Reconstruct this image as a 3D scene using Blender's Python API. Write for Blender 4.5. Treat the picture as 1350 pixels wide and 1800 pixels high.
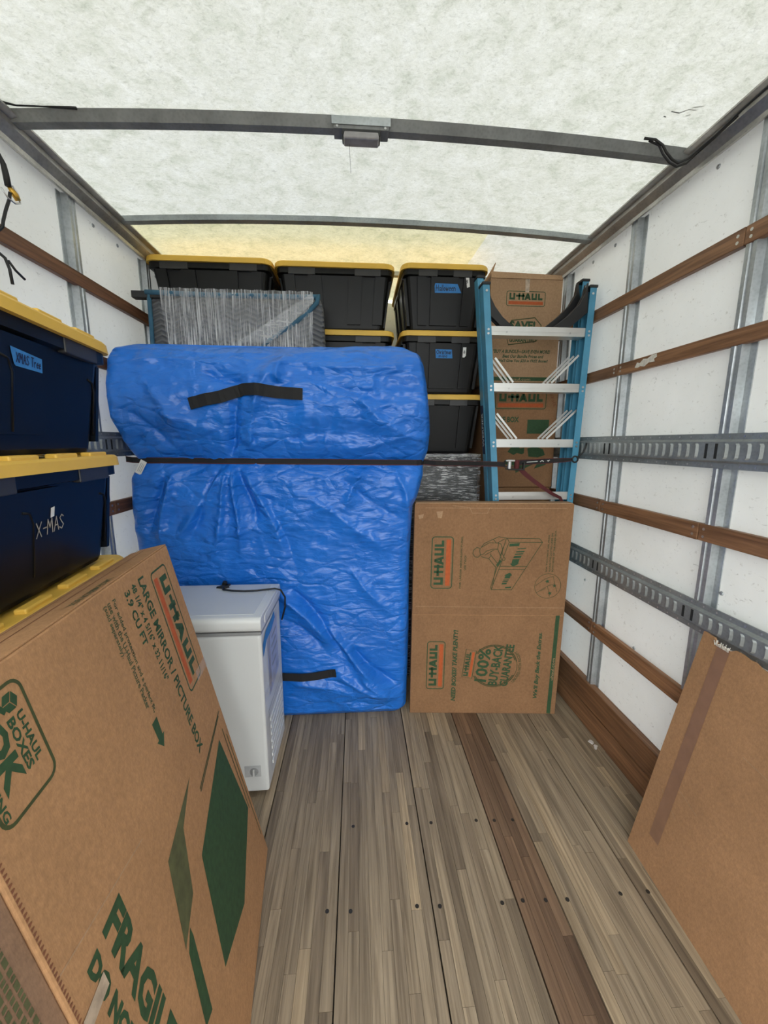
import bpy, bmesh, math, random
import numpy as np
from mathutils import Vector, Matrix

for o in list(bpy.data.objects):
    bpy.data.objects.remove(o, do_unlink=True)
scene = bpy.context.scene
C = scene.collection
random.seed(7)
RS = np.random.RandomState(11)

# ------------------------------------------------------------------ camera, world, light, exposure
F_PX, YAW, PITCH, ROLL, EYE = 691.8, 0.06775, 0.17434, 0.0026, 1.543
cam = bpy.data.cameras.new('camera'); camo = bpy.data.objects.new('camera', cam); C.objects.link(camo)
cam.sensor_fit = 'HORIZONTAL'; cam.sensor_width = 36.0; cam.lens = 36.0 * F_PX / 1350.0
cam.clip_start = 0.02
def _cam_axes():
    r = Vector((math.cos(YAW), -math.sin(YAW), 0)); f = Vector((math.sin(YAW), math.cos(YAW), 0)); u = Vector((0, 0, 1))
    f2 = f * math.cos(PITCH) - u * math.sin(PITCH); u2 = u * math.cos(PITCH) + f * math.sin(PITCH)
    r3 = r * math.cos(ROLL) + u2 * math.sin(ROLL); u3 = u2 * math.cos(ROLL) - r * math.sin(ROLL)
    return r3, u3, f2
_r, _u, _f = _cam_axes()
camo.matrix_world = Matrix(((_r.x, _u.x, -_f.x, 0), (_r.y, _u.y, -_f.y, 0), (_r.z, _u.z, -_f.z, EYE), (0, 0, 0, 1)))
scene.camera = camo

world = bpy.data.worlds.new('overcast'); scene.world = world; world.use_nodes = True
wn = world.node_tree.nodes; wl = world.node_tree.links
wn['Background'].inputs['Color'].default_value = (0.97, 1.0, 0.985, 1); wn['Background'].inputs['Strength'].default_value = 1.5
scene.view_settings.view_transform = 'Standard'; scene.view_settings.look = 'None'
scene.view_settings.exposure = 1.6; scene.view_settings.gamma = 1.0; scene.view_settings.use_curve_mapping = False
scene.cycles.max_bounces = 12; scene.cycles.diffuse_bounces = 6; scene.cycles.glossy_bounces = 4
scene.cycles.transmission_bounces = 6; scene.cycles.transparent_max_bounces = 12
scene.cycles.use_denoising = True

# ------------------------------------------------------------------ helpers
V = Vector
def origin_of(o):
    p = V((0, 0, 0))
    while o is not None:
        p += o.location; o = o.parent
    return p
class MB:
    def __init__(s): s.v = []; s.f = []; s.sm = []
    def add(s, vs, fs, smooth=False):
        n = len(s.v); s.v += [tuple(p) for p in vs]; s.f += [tuple(i + n for i in f) for f in fs]; s.sm += [smooth] * len(fs); return s
    def box(s, lo, hi, M=None):
        x0, y0, z0 = lo; x1, y1, z1 = hi
        vs = [V(p) for p in ((x0,y0,z0),(x1,y0,z0),(x1,y1,z0),(x0,y1,z0),(x0,y0,z1),(x1,y0,z1),(x1,y1,z1),(x0,y1,z1))]
        if M is not None: vs = [M @ p for p in vs]
        return s.add(vs, [(0,3,2,1),(4,5,6,7),(0,1,5,4),(1,2,6,5),(2,3,7,6),(3,0,4,7)])
    def hexa(s, p):   # eight corners, box order
        return s.add(p, [(0,3,2,1),(4,5,6,7),(0,1,5,4),(1,2,6,5),(2,3,7,6),(3,0,4,7)])
    def prism(s, poly, a, b, smooth=False):   # poly: list of Vector, swept from offset a to offset b
        n = len(poly); vs = [V(p) + a for p in poly] + [V(p) + b for p in poly]
        fs = [tuple(range(n - 1, -1, -1)), tuple(range(n, 2 * n))]
        s.add(vs, fs); k = len(s.v) - 2 * n
        s.f += [(k + i, k + (i + 1) % n, k + n + (i + 1) % n, k + n + i) for i in range(n)]; s.sm += [smooth] * n
        return s
    def loft(s, rings, cap0=True, cap1=True, smooth=False):
        n = len(rings[0]); vs = [p for r in rings for p in r]; fs = []
        for k in range(len(rings) - 1):
            for i in range(n):
                j = (i + 1) % n
                fs.append((k*n+i, k*n+j, (k+1)*n+j, (k+1)*n+i))
        base = len(s.v)
        s.add(vs, fs, smooth)
        if cap0: s.f.append(tuple(base + i for i in range(n - 1, -1, -1))); s.sm.append(False)
        if cap1: s.f.append(tuple(base + (len(rings)-1)*n + i for i in range(n))); s.sm.append(False)
        return s
    def tube(s, pts, r, seg=8, caps=True):
        pts = [V(p) for p in pts]; rings = []; up = V((0, 0, 1)); prev = None
        rr = r if isinstance(r, (list, tuple)) else [r] * len(pts)
        for i, p in enumerate(pts):
            t = (pts[min(i+1, len(pts)-1)] - pts[max(i-1, 0)]).normalized()
            a = prev if prev is not None else (up if abs(t.dot(up)) < .9 else V((1, 0, 0)))
            a = (a - t * a.dot(t)).normalized(); prev = a; b = t.cross(a)
            rings.append([p + (a * math.cos(q) + b * math.sin(q)) * rr[i] for q in [2*math.pi*k/seg for k in range(seg)]])
        return s.loft(rings, caps, caps, True)
    def cyl(s, c, axis, r, h, seg=16, r2=None):
        c = V(c); axis = V(axis).normalized(); a = axis.orthogonal().normalized(); b = axis.cross(a); r2 = r if r2 is None else r2
        ring = lambda q, rad: [q + (a*math.cos(t) + b*math.sin(t)) * rad for t in [2*math.pi*k/seg for k in range(seg)]]
        return s.loft([ring(c, r), ring(c + axis*h, r2)])
    def ribbon(s, pts, side, w, th=0.0015):   # flat band along pts; side: width direction(s)
        pts = [V(p) for p in pts]; rings = []
        for i, p in enumerate(pts):
            t = (pts[min(i+1, len(pts)-1)] - pts[max(i-1, 0)]).normalized()
            sd = V(side[i] if isinstance(side, list) else side); sd = (sd - t * sd.dot(t)).normalized(); n = t.cross(sd)
            ww = w[i] if isinstance(w, (list, tuple)) else w
            rings.append([p + sd*ww/2 + n*th/2, p - sd*ww/2 + n*th/2, p - sd*ww/2 - n*th/2, p + sd*ww/2 - n*th/2])
        return s.loft(rings)
    def build(s, name, mat, parent=None, bevel=0, seg=2, local=False, recalc=True, autosmooth=False):
        me = bpy.data.meshes.new(name)
        o0 = V((0, 0, 0)) if local or parent is None else origin_of(parent)
        me.from_pydata([tuple(V(p) - o0) for p in s.v], [], s.f)
        if recalc:
            bm = bmesh.new(); bm.from_mesh(me); bmesh.ops.recalc_face_normals(bm, faces=bm.faces); bm.to_mesh(me); bm.free()
        if any(s.sm): me.polygons.foreach_set('use_smooth', s.sm[:len(me.polygons)])
        me.materials.append(M[mat] if isinstance(mat, str) else mat)
        o = bpy.data.objects.new(name, me); C.objects.link(o); o.parent = parent
        if bevel:
            m = o.modifiers.new('edge', 'BEVEL'); m.width = bevel; m.segments = seg; m.limit_method = 'ANGLE'; m.angle_limit = .6
        return o
def thing(name, label, cat, loc=(0, 0, 0), group=None, rz=0):
    o = bpy.data.objects.new(name, None); C.objects.link(o); o.location = loc; o.rotation_euler = (0, 0, rz)
    o.empty_display_size = .05
    return tag(o, label, cat, group)
def tag(o, label=None, cat=None, group=None, kind=None):
    if label: o['label'] = label
    if cat: o['category'] = cat
    if group: o['group'] = group
    if kind: o['kind'] = kind
    return o
def clone(root, loc, rz, label, group):
    r = root.copy(); C.objects.link(r); r.location = loc; r.rotation_euler = (0, 0, rz); r['label'] = label
    if group: r['group'] = group
    for ch in [c for c in bpy.data.objects if c.parent is root]:
        c = ch.copy(); C.objects.link(c); c.parent = r
        for g in [q for q in bpy.data.objects if q.parent is ch]:
            d = g.copy(); C.objects.link(d); d.parent = c
    return r
def rrect(w, h, r, seg=5, cx=0, cy=0):    # rounded rectangle outline, full size w x h
    out = []
    for sx, sy, a0 in ((1,1,0),(-1,1,90),(-1,-1,180),(1,-1,270)):
        for k in range(seg + 1):
            a = math.radians(a0 + 90*k/seg)
            out.append((cx + sx*(w/2 - r) + r*math.cos(a), cy + sy*(h/2 - r) + r*math.sin(a)))
    return out

# ------------------------------------------------------------------ materials
M = {}
def new_mat(name):
    m = bpy.data.materials.new(name); m.use_nodes = True; M[name] = m
    nt = m.node_tree; b = nt.nodes['Principled BSDF']; return m, nt, b
def N(nt, t, **kw):
    n = nt.nodes.new(t)
    for k, v in kw.items():
        if k in n.inputs: n.inputs[k].default_value = v
        else: setattr(n, k, v)
    return n
def L(nt, a, b): nt.links.new(a, b)
def coords(nt, scale=(1, 1, 1), rand=False, rot=(0, 0, 0)):
    tc = N(nt, 'ShaderNodeTexCoord'); mp = N(nt, 'ShaderNodeMapping'); mp.inputs['Scale'].default_value = scale; mp.inputs['Rotation'].default_value = rot
    L(nt, tc.outputs['Object'], mp.inputs['Vector'])
    if rand:
        oi = N(nt, 'ShaderNodeObjectInfo'); mu = N(nt, 'ShaderNodeMath', operation='MULTIPLY'); mu.inputs[1].default_value = 37.0
        L(nt, oi.outputs['Random'], mu.inputs[0]); ad = N(nt, 'ShaderNodeVectorMath', operation='ADD')
        L(nt, mp.outputs[0], ad.inputs[0]); L(nt, mu.outputs[0], ad.inputs[1]); return ad.outputs[0]
    return mp.outputs[0]
def noise(nt, vec, scale, detail=4, rough=.55, dist=0):
    n = N(nt, 'ShaderNodeTexNoise'); n.inputs['Scale'].default_value = scale; n.inputs['Detail'].default_value = detail
    n.inputs['Roughness'].default_value = rough; n.inputs['Distortion'].default_value = dist; L(nt, vec, n.inputs['Vector']); return n.outputs['Fac']
def ramp(nt, fac, stops):
    r = N(nt, 'ShaderNodeValToRGB'); e = r.color_ramp.elements
    e[0].position, e[0].color = stops[0][0], (*stops[0][1], 1); e[1].position, e[1].color = stops[-1][0], (*stops[-1][1], 1)
    for p, c in stops[1:-1]: q = e.new(p); q.color = (*c, 1)
    L(nt, fac, r.inputs['Fac']); return r.outputs['Color']
def mixc(nt, fac, a, b, blend='MIX'):
    m = N(nt, 'ShaderNodeMix', data_type='RGBA', blend_type=blend)
    for i, s in ((0, fac), (6, a), (7, b)):
        if hasattr(s, 'is_linked'): L(nt, s, m.inputs[i])
        else: m.inputs[i].default_value = s if i == 0 else (*s, 1)
    return m.outputs[2]
def bump(nt, b, h, strength=.3, dist=.002):
    n = N(nt, 'ShaderNodeBump'); n.inputs['Strength'].default_value = strength; n.inputs['Distance'].default_value = dist
    L(nt, h, n.inputs['Height']); L(nt, n.outputs[0], b.inputs['Normal'])
def math2(nt, op, a, b=None):
    m = N(nt, 'ShaderNodeMath', operation=op)
    for i, s in ((0, a), (1, b)):
        if s is None: continue
        if hasattr(s, 'is_linked'): L(nt, s, m.inputs[i])
        else: m.inputs[i].default_value = s
    return m.outputs[0]
def plain(name, col, rough=.5, metal=0, var=.12, scale=20, bstr=.0, bscale=200, spec=.5):
    m, nt, b = new_mat(name); v = coords(nt)
    f = noise(nt, v, scale, 4)
    L(nt, ramp(nt, f, [(.3, tuple(c*(1-var) for c in col)), (.7, tuple(min(1, c*(1+var)) for c in col))]), b.inputs['Base Color'])
    b.inputs['Roughness'].default_value = rough; b.inputs['Metallic'].default_value = metal; b.inputs['Specular IOR Level'].default_value = spec
    if bstr: bump(nt, b, noise(nt, v, bscale, 3), bstr, .001)
    return m
def cardboard(name, col):
    m, nt, b = new_mat(name); v = coords(nt, (1, 1, 1))
    a = noise(nt, v, 5, 3); f = noise(nt, v, 90, 5, .7); g = noise(nt, coords(nt, (500, 500, 60)), 1, 2)
    c = ramp(nt, a, [(.3, tuple(x*.9 for x in col)), (.7, tuple(x*1.08 for x in col))])
    c = mixc(nt, .45, c, ramp(nt, f, [(.3, (.62, .58, .55)), (.7, (1.25, 1.2, 1.15))]), 'MULTIPLY')
    c = mixc(nt, .25, c, ramp(nt, g, [(.35, (.7, .7, .7)), (.65, (1.2, 1.2, 1.2))]), 'MULTIPLY')
    L(nt, c, b.inputs['Base Color']); b.inputs['Roughness'].default_value = .82; b.inputs['Specular IOR Level'].default_value = .25
    bump(nt, b, f, .12, .0015)
def wood(name, dark, light, axis='Y', rand=True, rough=.6, grain=1.0, tone=None):
    m, nt, b = new_mat(name)
    sc = {'Y': (38*grain, 1.6, 38*grain), 'X': (1.6, 38*grain, 38*grain), 'Z': (38*grain, 38*grain, 1.6)}[axis]
    sc2 = {'Y': (9, .7, 9), 'X': (.7, 9, 9), 'Z': (9, 9, .7)}[axis]
    v = coords(nt, sc, rand); g = noise(nt, v, 1.6, 7, .65, .6)
    w = noise(nt, coords(nt, sc2, rand), 1.2, 4, .6, .4)
    c = ramp(nt, g, [(.28, dark), (.72, light)])
    c = mixc(nt, .8, c, ramp(nt, w, [(.25, (.5, .48, .46)), (.55, (1, 1, 1)), (.8, (1.3, 1.26, 1.2))]), 'MULTIPLY')
    if tone:
        oi = N(nt, 'ShaderNodeObjectInfo'); c = mixc(nt, .95, c, ramp(nt, oi.outputs['Random'], tone), 'MULTIPLY')
    L(nt, c, b.inputs['Base Color']); b.inputs['Roughness'].default_value = rough; bump(nt, b, g, .35, .0015); return m, nt, b
def galv(name, col, rough=.42, metal=.75):
    m, nt, b = new_mat(name); v = coords(nt)
    vo = N(nt, 'ShaderNodeTexVoronoi'); vo.inputs['Scale'].default_value = 90; L(nt, v, vo.inputs['Vector'])
    f = noise(nt, v, 7, 5, .6); c = ramp(nt, f, [(.25, tuple(x*.65 for x in col)), (.7, tuple(x*1.1 for x in col))])
    c = mixc(nt, .30, c, ramp(nt, vo.outputs['Distance'], [(0, (.7, .7, .7)), (.6, (1.25, 1.25, 1.25))]), 'MULTIPLY')
    L(nt, c, b.inputs['Base Color']); b.inputs['Metallic'].default_value = metal
    L(nt, ramp(nt, f, [(.2, (rough+.15,)*3), (.8, (rough-.08,)*3)]), b.inputs['Roughness'])

cardboard('cardboard', (.27, .148, .075)); cardboard('cardboard_lighter', (.41, .228, .112)); cardboard('cardboard_pale', (.40, .255, .15)); cardboard('cardboard_sleeve', (.27, .165, .105)); cardboard('cardboard_tan', (.40, .225, .115))  # same board in both picture cartons: first colour darkened to offset frontal daylight
plain('ink_green', (.024, .066, .024), .75, var=.2, scale=60); plain('ink_olive', (.05, .062, .018), .75, var=.2, scale=60)
plain('ink_orange', (.44, .09, .02), .75, var=.12, scale=60); plain('ink_faded_green', (.085, .09, .036), .78, var=.25, scale=30)
plain('ink_black', (.01, .01, .015), .6); plain('chalk', (.36, .33, .28), .9); plain('ink_navy', (.01, .015, .06), .6); plain('ink_brown', (.2, .075, .035), .8)
plain('packing_tape', (.275, .15, .09), .4, var=.1, spec=.5); plain('packing_tape_pale', (.46, .36, .27), .35, var=.25, scale=50)
plain('painters_tape', (.035, .20, .52), .7, var=.12, scale=40); plain('sticker', (.75, .75, .73), .6, var=.05)
galv('galvanized', (.50, .53, .545)); galv('galvanized_dull', (.36, .385, .385), .5, .65); galv('bow_grey', (.23, .235, .23), .6, .2)
galv('rail_metal', (.46, .44, .41), .36, .75)
plain('aluminium', (.74, .74, .72), .34, .75, var=.06, scale=8); plain('bright_steel', (.6, .6, .6), .3, .9)
plain('ladder_blue', (.07, .27, .42), .45, var=.08, scale=12); plain('black_plastic', (.012, .012, .013), .42, var=.2)
plain('tote_black', (.0055, .0055, .006), .42, var=.25, scale=8, spec=.3); plain('tote_navy', (.0028, .0038, .006), .38, var=.3, scale=6, spec=.28)
plain('lid_yellow', (.74, .46, .075), .5, var=.06, scale=6, bstr=.06, bscale=300)
plain('webbing_black', (.008, .008, .009), .8, bstr=.3, bscale=700); plain('webbing_red', (.085, .012, .014), .8)
plain('freezer_white', (.62, .635, .635), .38, var=.02, scale=4, bstr=.05, bscale=400); plain('freezer_grey', (.26, .265, .27), .4, var=.04)
plain('rubber_black', (.012, .012, .012), .55); plain('dark_slot', (.012, .013, .014), .8); plain('brass', (.62, .36, .06), .35, .8)
plain('binding_blue', (.035, .11, .17), .85, bstr=.2, bscale=500); plain('screw_dark', (.05, .045, .04), .5, .6)
plain('paint_white', (.72, .68, .6), .8, var=.15, scale=80); plain('asphalt', (.13, .13, .13), .9, scale=3)
plain('paper', (.72, .68, .64), .6, var=.06, scale=12); plain('wrapped_black', (.02, .021, .022), .35, var=.4, scale=10)
plain('latch_grey', (.03, .03, .032), .45); plain('lens_grey', (.30, .29, .29), .2, var=.15, scale=30, spec=.6); plain('grille_grey', (.42, .43, .44), .45); plain('paper_lilac', (.40, .41, .52), .3, var=.2, scale=14)
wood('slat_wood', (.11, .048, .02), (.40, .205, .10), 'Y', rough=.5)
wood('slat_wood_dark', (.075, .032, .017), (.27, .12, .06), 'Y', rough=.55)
wood('floor_wood', (.15, .112, .074), (.42, .335, .235), 'Y', rough=.62, grain=1.3,
     tone=[(0, (.70, .67, .65)), (.25, (.86, .84, .82)), (.55, (1, .99, .97)), (.88, (1.08, 1.06, 1.02)), (1, (1.4, 1.34, 1.22))])
wood('floor_wood_brown', (.105, .06, .036), (.26, .165, .10), 'Y', rough=.62, grain=1.3,
     tone=[(0, (.65, .62, .6)), (.5, (1, 1, 1)), (1, (1.25, 1.2, 1.15))])
plain('floor_base', (.045, .036, .028), .85)

def white_panel():
    m, nt, b = new_mat('wall_panel'); v = coords(nt)
    a = noise(nt, v, 2.2, 5, .6); c = ramp(nt, a, [(.3, (.76, .765, .735)), (.7, (.86, .86, .835))])
    sc = noise(nt, coords(nt, (10, 26, 60), False, (.5, 0, 0)), 1.0, 5, .7, 1.2)
    c = mixc(nt, ramp(nt, sc, [(.63, (0, 0, 0)), (.70, (.6, .6, .6))]), c, (.34, .33, .30))
    sp = noise(nt, v, 55, 3, .6); c = mixc(nt, ramp(nt, sp, [(.64, (0, 0, 0)), (.73, (.45, .45, .45))]), c, (.45, .43, .38))
    L(nt, c, b.inputs['Base Color']); b.inputs['Roughness'].default_value = .42; bump(nt, b, noise(nt, v, 14, 3), .08, .004)
    # thin glass-fibre panel: a little daylight comes through
    t = N(nt, 'ShaderNodeBsdfTranslucent'); L(nt, c, t.inputs[0]); mx = N(nt, 'ShaderNodeMixShader'); mx.inputs[0].default_value = .10
    L(nt, b.outputs[0], mx.inputs[1]); L(nt, t.outputs[0], mx.inputs[2]); L(nt, mx.outputs[0], nt.nodes['Material Output'].inputs['Surface'])
white_panel()
def roof_mat():   # thin translucent glass-fibre sheet; the front end carries a yellowish outer coat
    m, nt, b = new_mat('roof_sheet'); nt.nodes.remove(b); out = nt.nodes['Material Output']; v = coords(nt)
    big = noise(nt, v, 13, 6, .68, .5); fib = noise(nt, coords(nt, (60, 95, 60)), 1.0, 6, .75, .9); fine = noise(nt, v, 320, 3, .6)
    c = ramp(nt, fib, [(.30, (.53, .54, .50)), (.46, (.70, .71, .67)), (.70, (.80, .81, .78))])
    c = mixc(nt, .85, c, ramp(nt, big, [(.30, (.74, .77, .69)), (.47, (.96, .96, .92)), (.66, (1.08, 1.08, 1.08))]), 'MULTIPLY')
    c = mixc(nt, .35, c, ramp(nt, fine, [(.3, (.82, .82, .82)), (.7, (1.1, 1.1, 1.1))]), 'MULTIPLY')
    tc = N(nt, 'ShaderNodeTexCoord'); sx = N(nt, 'ShaderNodeSeparateXYZ'); L(nt, tc.outputs['Object'], sx.inputs[0])
    wob = math2(nt, 'MULTIPLY', noise(nt, v, 3, 2), .05)
    yy = math2(nt, 'GREATER_THAN', math2(nt, 'ADD', sx.outputs['Y'], wob), 2.24); xx = math2(nt, 'LESS_THAN', math2(nt, 'ADD', sx.outputs['X'], wob), .72)
    c = mixc(nt, math2(nt, 'MULTIPLY', yy, xx), c, mixc(nt, 1.0, c, (1.0, .95, .70), 'MULTIPLY'))
    tr = N(nt, 'ShaderNodeBsdfTranslucent'); df = N(nt, 'ShaderNodeBsdfDiffuse'); mx = N(nt, 'ShaderNodeMixShader'); mx.inputs[0].default_value = .80
    L(nt, c, tr.inputs[0]); L(nt, c, df.inputs[0]); L(nt, tr.outputs[0], mx.inputs[1]); L(nt, df.outputs[0], mx.inputs[2]); L(nt, mx.outputs[0], out.inputs['Surface'])
    bp = N(nt, 'ShaderNodeBump'); bp.inputs['Strength'].default_value = .35; bp.inputs['Distance'].default_value = .004
    L(nt, fib, bp.inputs['Height']); L(nt, bp.outputs[0], df.inputs['Normal'])
roof_mat()
def bag_mat():
    m, nt, b = new_mat('bag_blue'); v = coords(nt)
    a = noise(nt, v, 3, 3); L(nt, ramp(nt, a, [(.3, (.009, .135, .56)), (.7, (.013, .168, .66))]), b.inputs['Base Color'])
    b.inputs['Roughness'].default_value = .30; b.inputs['Specular IOR Level'].default_value = .55
    vo = N(nt, 'ShaderNodeTexVoronoi', feature='DISTANCE_TO_EDGE'); vo.inputs['Scale'].default_value = 9
    wv = N(nt, 'ShaderNodeVectorMath', operation='ADD'); nn = N(nt, 'ShaderNodeTexNoise'); nn.inputs['Scale'].default_value = 6; nn.inputs['Detail'].default_value = 4
    L(nt, v, nn.inputs['Vector']); L(nt, v, wv.inputs[0]); sc = N(nt, 'ShaderNodeVectorMath', operation='SCALE'); sc.inputs['Scale'].default_value = .07
    L(nt, nn.outputs['Color'], sc.inputs[0]); L(nt, sc.outputs[0], wv.inputs[1])
    st = N(nt, 'ShaderNodeMapping'); st.inputs['Scale'].default_value = (.8, 1, 1.7); L(nt, wv.outputs[0], st.inputs[0]); L(nt, st.outputs[0], vo.inputs['Vector'])
    cr = math2(nt, 'MINIMUM', vo.outputs['Distance'], .16)
    mask = ramp(nt, noise(nt, coords(nt, (1, 1, 1.3)), 3.2, 3, .5, .5), [(.38, (.08, .08, .08)), (.62, (1, 1, 1))])
    h = math2(nt, 'ADD', math2(nt, 'MULTIPLY', cr, 3.2), math2(nt, 'MULTIPLY', noise(nt, coords(nt, (1, 1, 2.2)), 30, 3, .55, 1.4), .35))
    h = math2(nt, 'MULTIPLY', h, mask)
    h = math2(nt, 'ADD', h, math2(nt, 'MULTIPLY', noise(nt, coords(nt, (1, 1, 2.5)), 7, 3, .5, .8), 1.3))
    bump(nt, b, h, .75, .012)
bag_mat()
def blanket_mat():
    m, nt, b = new_mat('blanket_grey'); tc = N(nt, 'ShaderNodeTexCoord'); sx = N(nt, 'ShaderNodeSeparateXYZ'); L(nt, tc.outputs['Object'], sx.inputs[0])
    tri = math2(nt, 'ABSOLUTE', math2(nt, 'SUBTRACT', math2(nt, 'FRACT', math2(nt, 'MULTIPLY', sx.outputs['X'], 9.0)), .5))
    s = math2(nt, 'SINE', math2(nt, 'MULTIPLY', math2(nt, 'ADD', sx.outputs['Z'], math2(nt, 'MULTIPLY', tri, .05)), 240.0))
    L(nt, ramp(nt, s, [(0, (.11, .113, .12)), (.6, (.15, .152, .157))]), b.inputs['Base Color']); b.inputs['Roughness'].default_value = .92
    bump(nt, b, s, .8, .006)
blanket_mat()
def film(name, scl, rot, lo, hi, base=.06, peak=.75):
    m, nt, b = new_mat(name); out = nt.nodes['Material Output']
    a = noise(nt, coords(nt, scl, False, rot), 1.0, 5, .7, .3)
    big = noise(nt, coords(nt, (3, 3, 3)), 1.0, 3)
    f = math2(nt, 'MULTIPLY', ramp(nt, a, [(lo, (0, 0, 0)), (hi, (1, 1, 1))]), ramp(nt, big, [(.3, (.25, .25, .25)), (.65, (1, 1, 1))]))
    f = math2(nt, 'ADD', math2(nt, 'MULTIPLY', f, peak), base)
    b.inputs['Base Color'].default_value = (.82, .83, .84, 1); b.inputs['Roughness'].default_value = .25
    t = N(nt, 'ShaderNodeBsdfTransparent'); mx = N(nt, 'ShaderNodeMixShader'); L(nt, f, mx.inputs[0]); L(nt, t.outputs[0], mx.inputs[1]); L(nt, b.outputs[0], mx.inputs[2]); L(nt, mx.outputs[0], out.inputs['Surface'])
film('film_streaks', (190, 20, 4.0), (0, 0, 0), .44, .64, .10, .9)
film('film_fold', (10, 20, 60), (0, .55, 0), .45, .7, .22, .35)
film('film_diagonal', (18, 10, 190), (0, .35, 0), .50, .62, .04, .8)
film('clear_tape', (20, 20, 20), (0, 0, 0), .4, .7, .12, .2)

# ------------------------------------------------------------------ print on surfaces
class Frame:    # point (a, b) on a flat face
    def __init__(s, o, ux, uy): s.o = V(o); s.ux = V(ux).normalized(); s.uy = V(uy).normalized(); s.n = s.ux.cross(s.uy)
    def p(s, a, b, e=.0006): return s.o + s.ux*a + s.uy*b + s.n*e
    def sub(s, a, b, ang=0): c, t = math.cos(ang), math.sin(ang); return Frame(s.p(a, b, 0), s.ux*c + s.uy*t, s.uy*c - s.ux*t)
def polys(name, ps, fr, mat, parent, e=.0006, local=False):
    mb = MB()
    for poly in ps: mb.add([fr.p(a, b, e) for a, b in poly], [tuple(range(len(poly)))])
    return mb.build(name, mat, parent, recalc=False, local=local)
def polys_each(name, ps, fr, mat, parent, e=.0006, local=False):
    for q in ps: polys(name, [q], fr, mat, parent, e, local)
def lines_each(name, ls, w, fr, mat, parent, e=.0007, local=False):
    for q in ls: lines(name, [q], w, fr, mat, parent, e, local)
def outline(name, poly, w, fr, mat, parent, e=.0006, local=False):
    n = len(poly); cx = sum(p[0] for p in poly)/n; cy = sum(p[1] for p in poly)/n; inner = []
    for i in range(n):
        p0, p1, p2 = V(poly[i-1]), V(poly[i]), V(poly[(i+1) % n]); d = (p2 - p0).normalized(); q = V((-d.y, d.x))
        if (V((cx, cy)) - p1).dot(q) < 0: q = -q
        inner.append(p1 + q*w)
    mb = MB(); mb.add([fr.p(a, b, e) for a, b in poly] + [fr.p(p.x, p.y, e) for p in inner], [(i, (i+1) % n, n + (i+1) % n, n + i) for i in range(n)])
    return mb.build(name, mat, parent, recalc=False, local=local)
def lines(name, ls, w, fr, mat, parent, e=.0007, local=False):
    mb = MB()
    for l in ls:
        pts = [V(p) for p in l]
        for i in range(len(pts) - 1):
            d = pts[i+1] - pts[i]
            if d.length < 1e-6: continue
            d.normalize(); q = V((-d.y, d.x))*w/2; a = pts[i] - d*w*.3; b = pts[i+1] + d*w*.3
            mb.add([fr.p(*(a - q), e), fr.p(*(b - q), e), fr.p(*(b + q), e), fr.p(*(a + q), e)], [(0, 1, 2, 3)])
    return mb.build(name, mat, parent, recalc=False, local=local)
_dg = None
def text(name, s, fr, a, b, w, h, mat, parent, bold=.03, shear=0, e=.0006, align='L', local=False):
    cu = bpy.data.curves.new('t', 'FONT'); cu.body = s; cu.size = 1; cu.offset = bold; cu.shear = shear; cu.resolution_u = 2
    ob = bpy.data.objects.new('t', cu); C.objects.link(ob); dg = bpy.context.evaluated_depsgraph_get(); dg.update()
    me = bpy.data.meshes.new_from_object(ob.evaluated_get(dg)); bpy.data.objects.remove(ob)
    xs = [v.co.x for v in me.vertices]; ys = [v.co.y for v in me.vertices]; x0, x1, y0, y1 = min(xs), max(xs), min(ys), max(ys)
    kx = w/(x1 - x0); ky = h/(y1 - y0)
    o0 = V((0, 0, 0)) if local else origin_of(parent)
    if align == 'C': a -= w/2
    for v in me.vertices: v.co = fr.p(a + (v.co.x - x0)*kx, b + (v.co.y - y0)*ky, e) - o0
    me.materials.clear(); me.materials.append(M[mat]); me.name = name
    o = bpy.data.objects.new(name, me); C.objects.link(o); o.parent = parent; return o
def logo(fr, a, b, w, h, parent, frame_mat='ink_green', ring=True, local=False):
    t = h*.045
    if ring: outline('logo_frame', rrect(w, h, h*.16, 4, a + w/2, b + h/2), t, fr, frame_mat, parent, local=local)
    x0, x1 = a + w*.075, a + w*.925; W = x1 - x0; y0, y1 = b + h*.43, b + h*.86; H = y1 - y0; s = W*.053
    X = lambda k: x0 + W*k
    P = []
    R = lambda l, r, d, u: P.append([(l, d), (r, d), (r, u), (l, u)])
    ub = lambda l, r: (R(l, l+s, y0, y1), R(r-s, r, y0, y1), R(l+s, r-s, y0, y0+s*1.05))
    ub(X(0), X(.17))
    ym = y0 + H*.45
    R(X(.20), X(.46), ym, ym + s); R(X(.27), X(.27)+s, y0, y1); R(X(.385), X(.385)+s*1.1, y0, y1)
    ax0, ax1, am = X(.45), X(.65), X(.55)
    P.append([(ax0, y0), (ax0+s*1.1, y0), (am+s*.15, y1-s*1.2), (am+s*.45, y1), (am-s*.55, y1)]); P.append([(ax1-s*1.1, y0), (ax1, y0), (am+s*.55, y1), (am-s*.15, y1), (am-s*.1, y1-s*1.2)])
    R(ax0+s*1.2, ax1-s*1.2, y0+H*.18, y0+H*.18+s*.9)
    ub(X(.665), X(.83)); R(X(.86), X(.86)+s, y0, y1); R(X(.86)+s, X(1), y0, y0+s*1.05)
    polys('logo_lettering', P, fr, 'ink_green', parent, local=local)
    polys('logo_bar', [[(x0 - W*.02, b+h*.12), (x1 + W*.02, b+h*.12), (x1 + W*.02, b+h*.33), (x0 - W*.02, b+h*.33)]], fr, 'ink_orange', parent, local=local)
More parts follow.
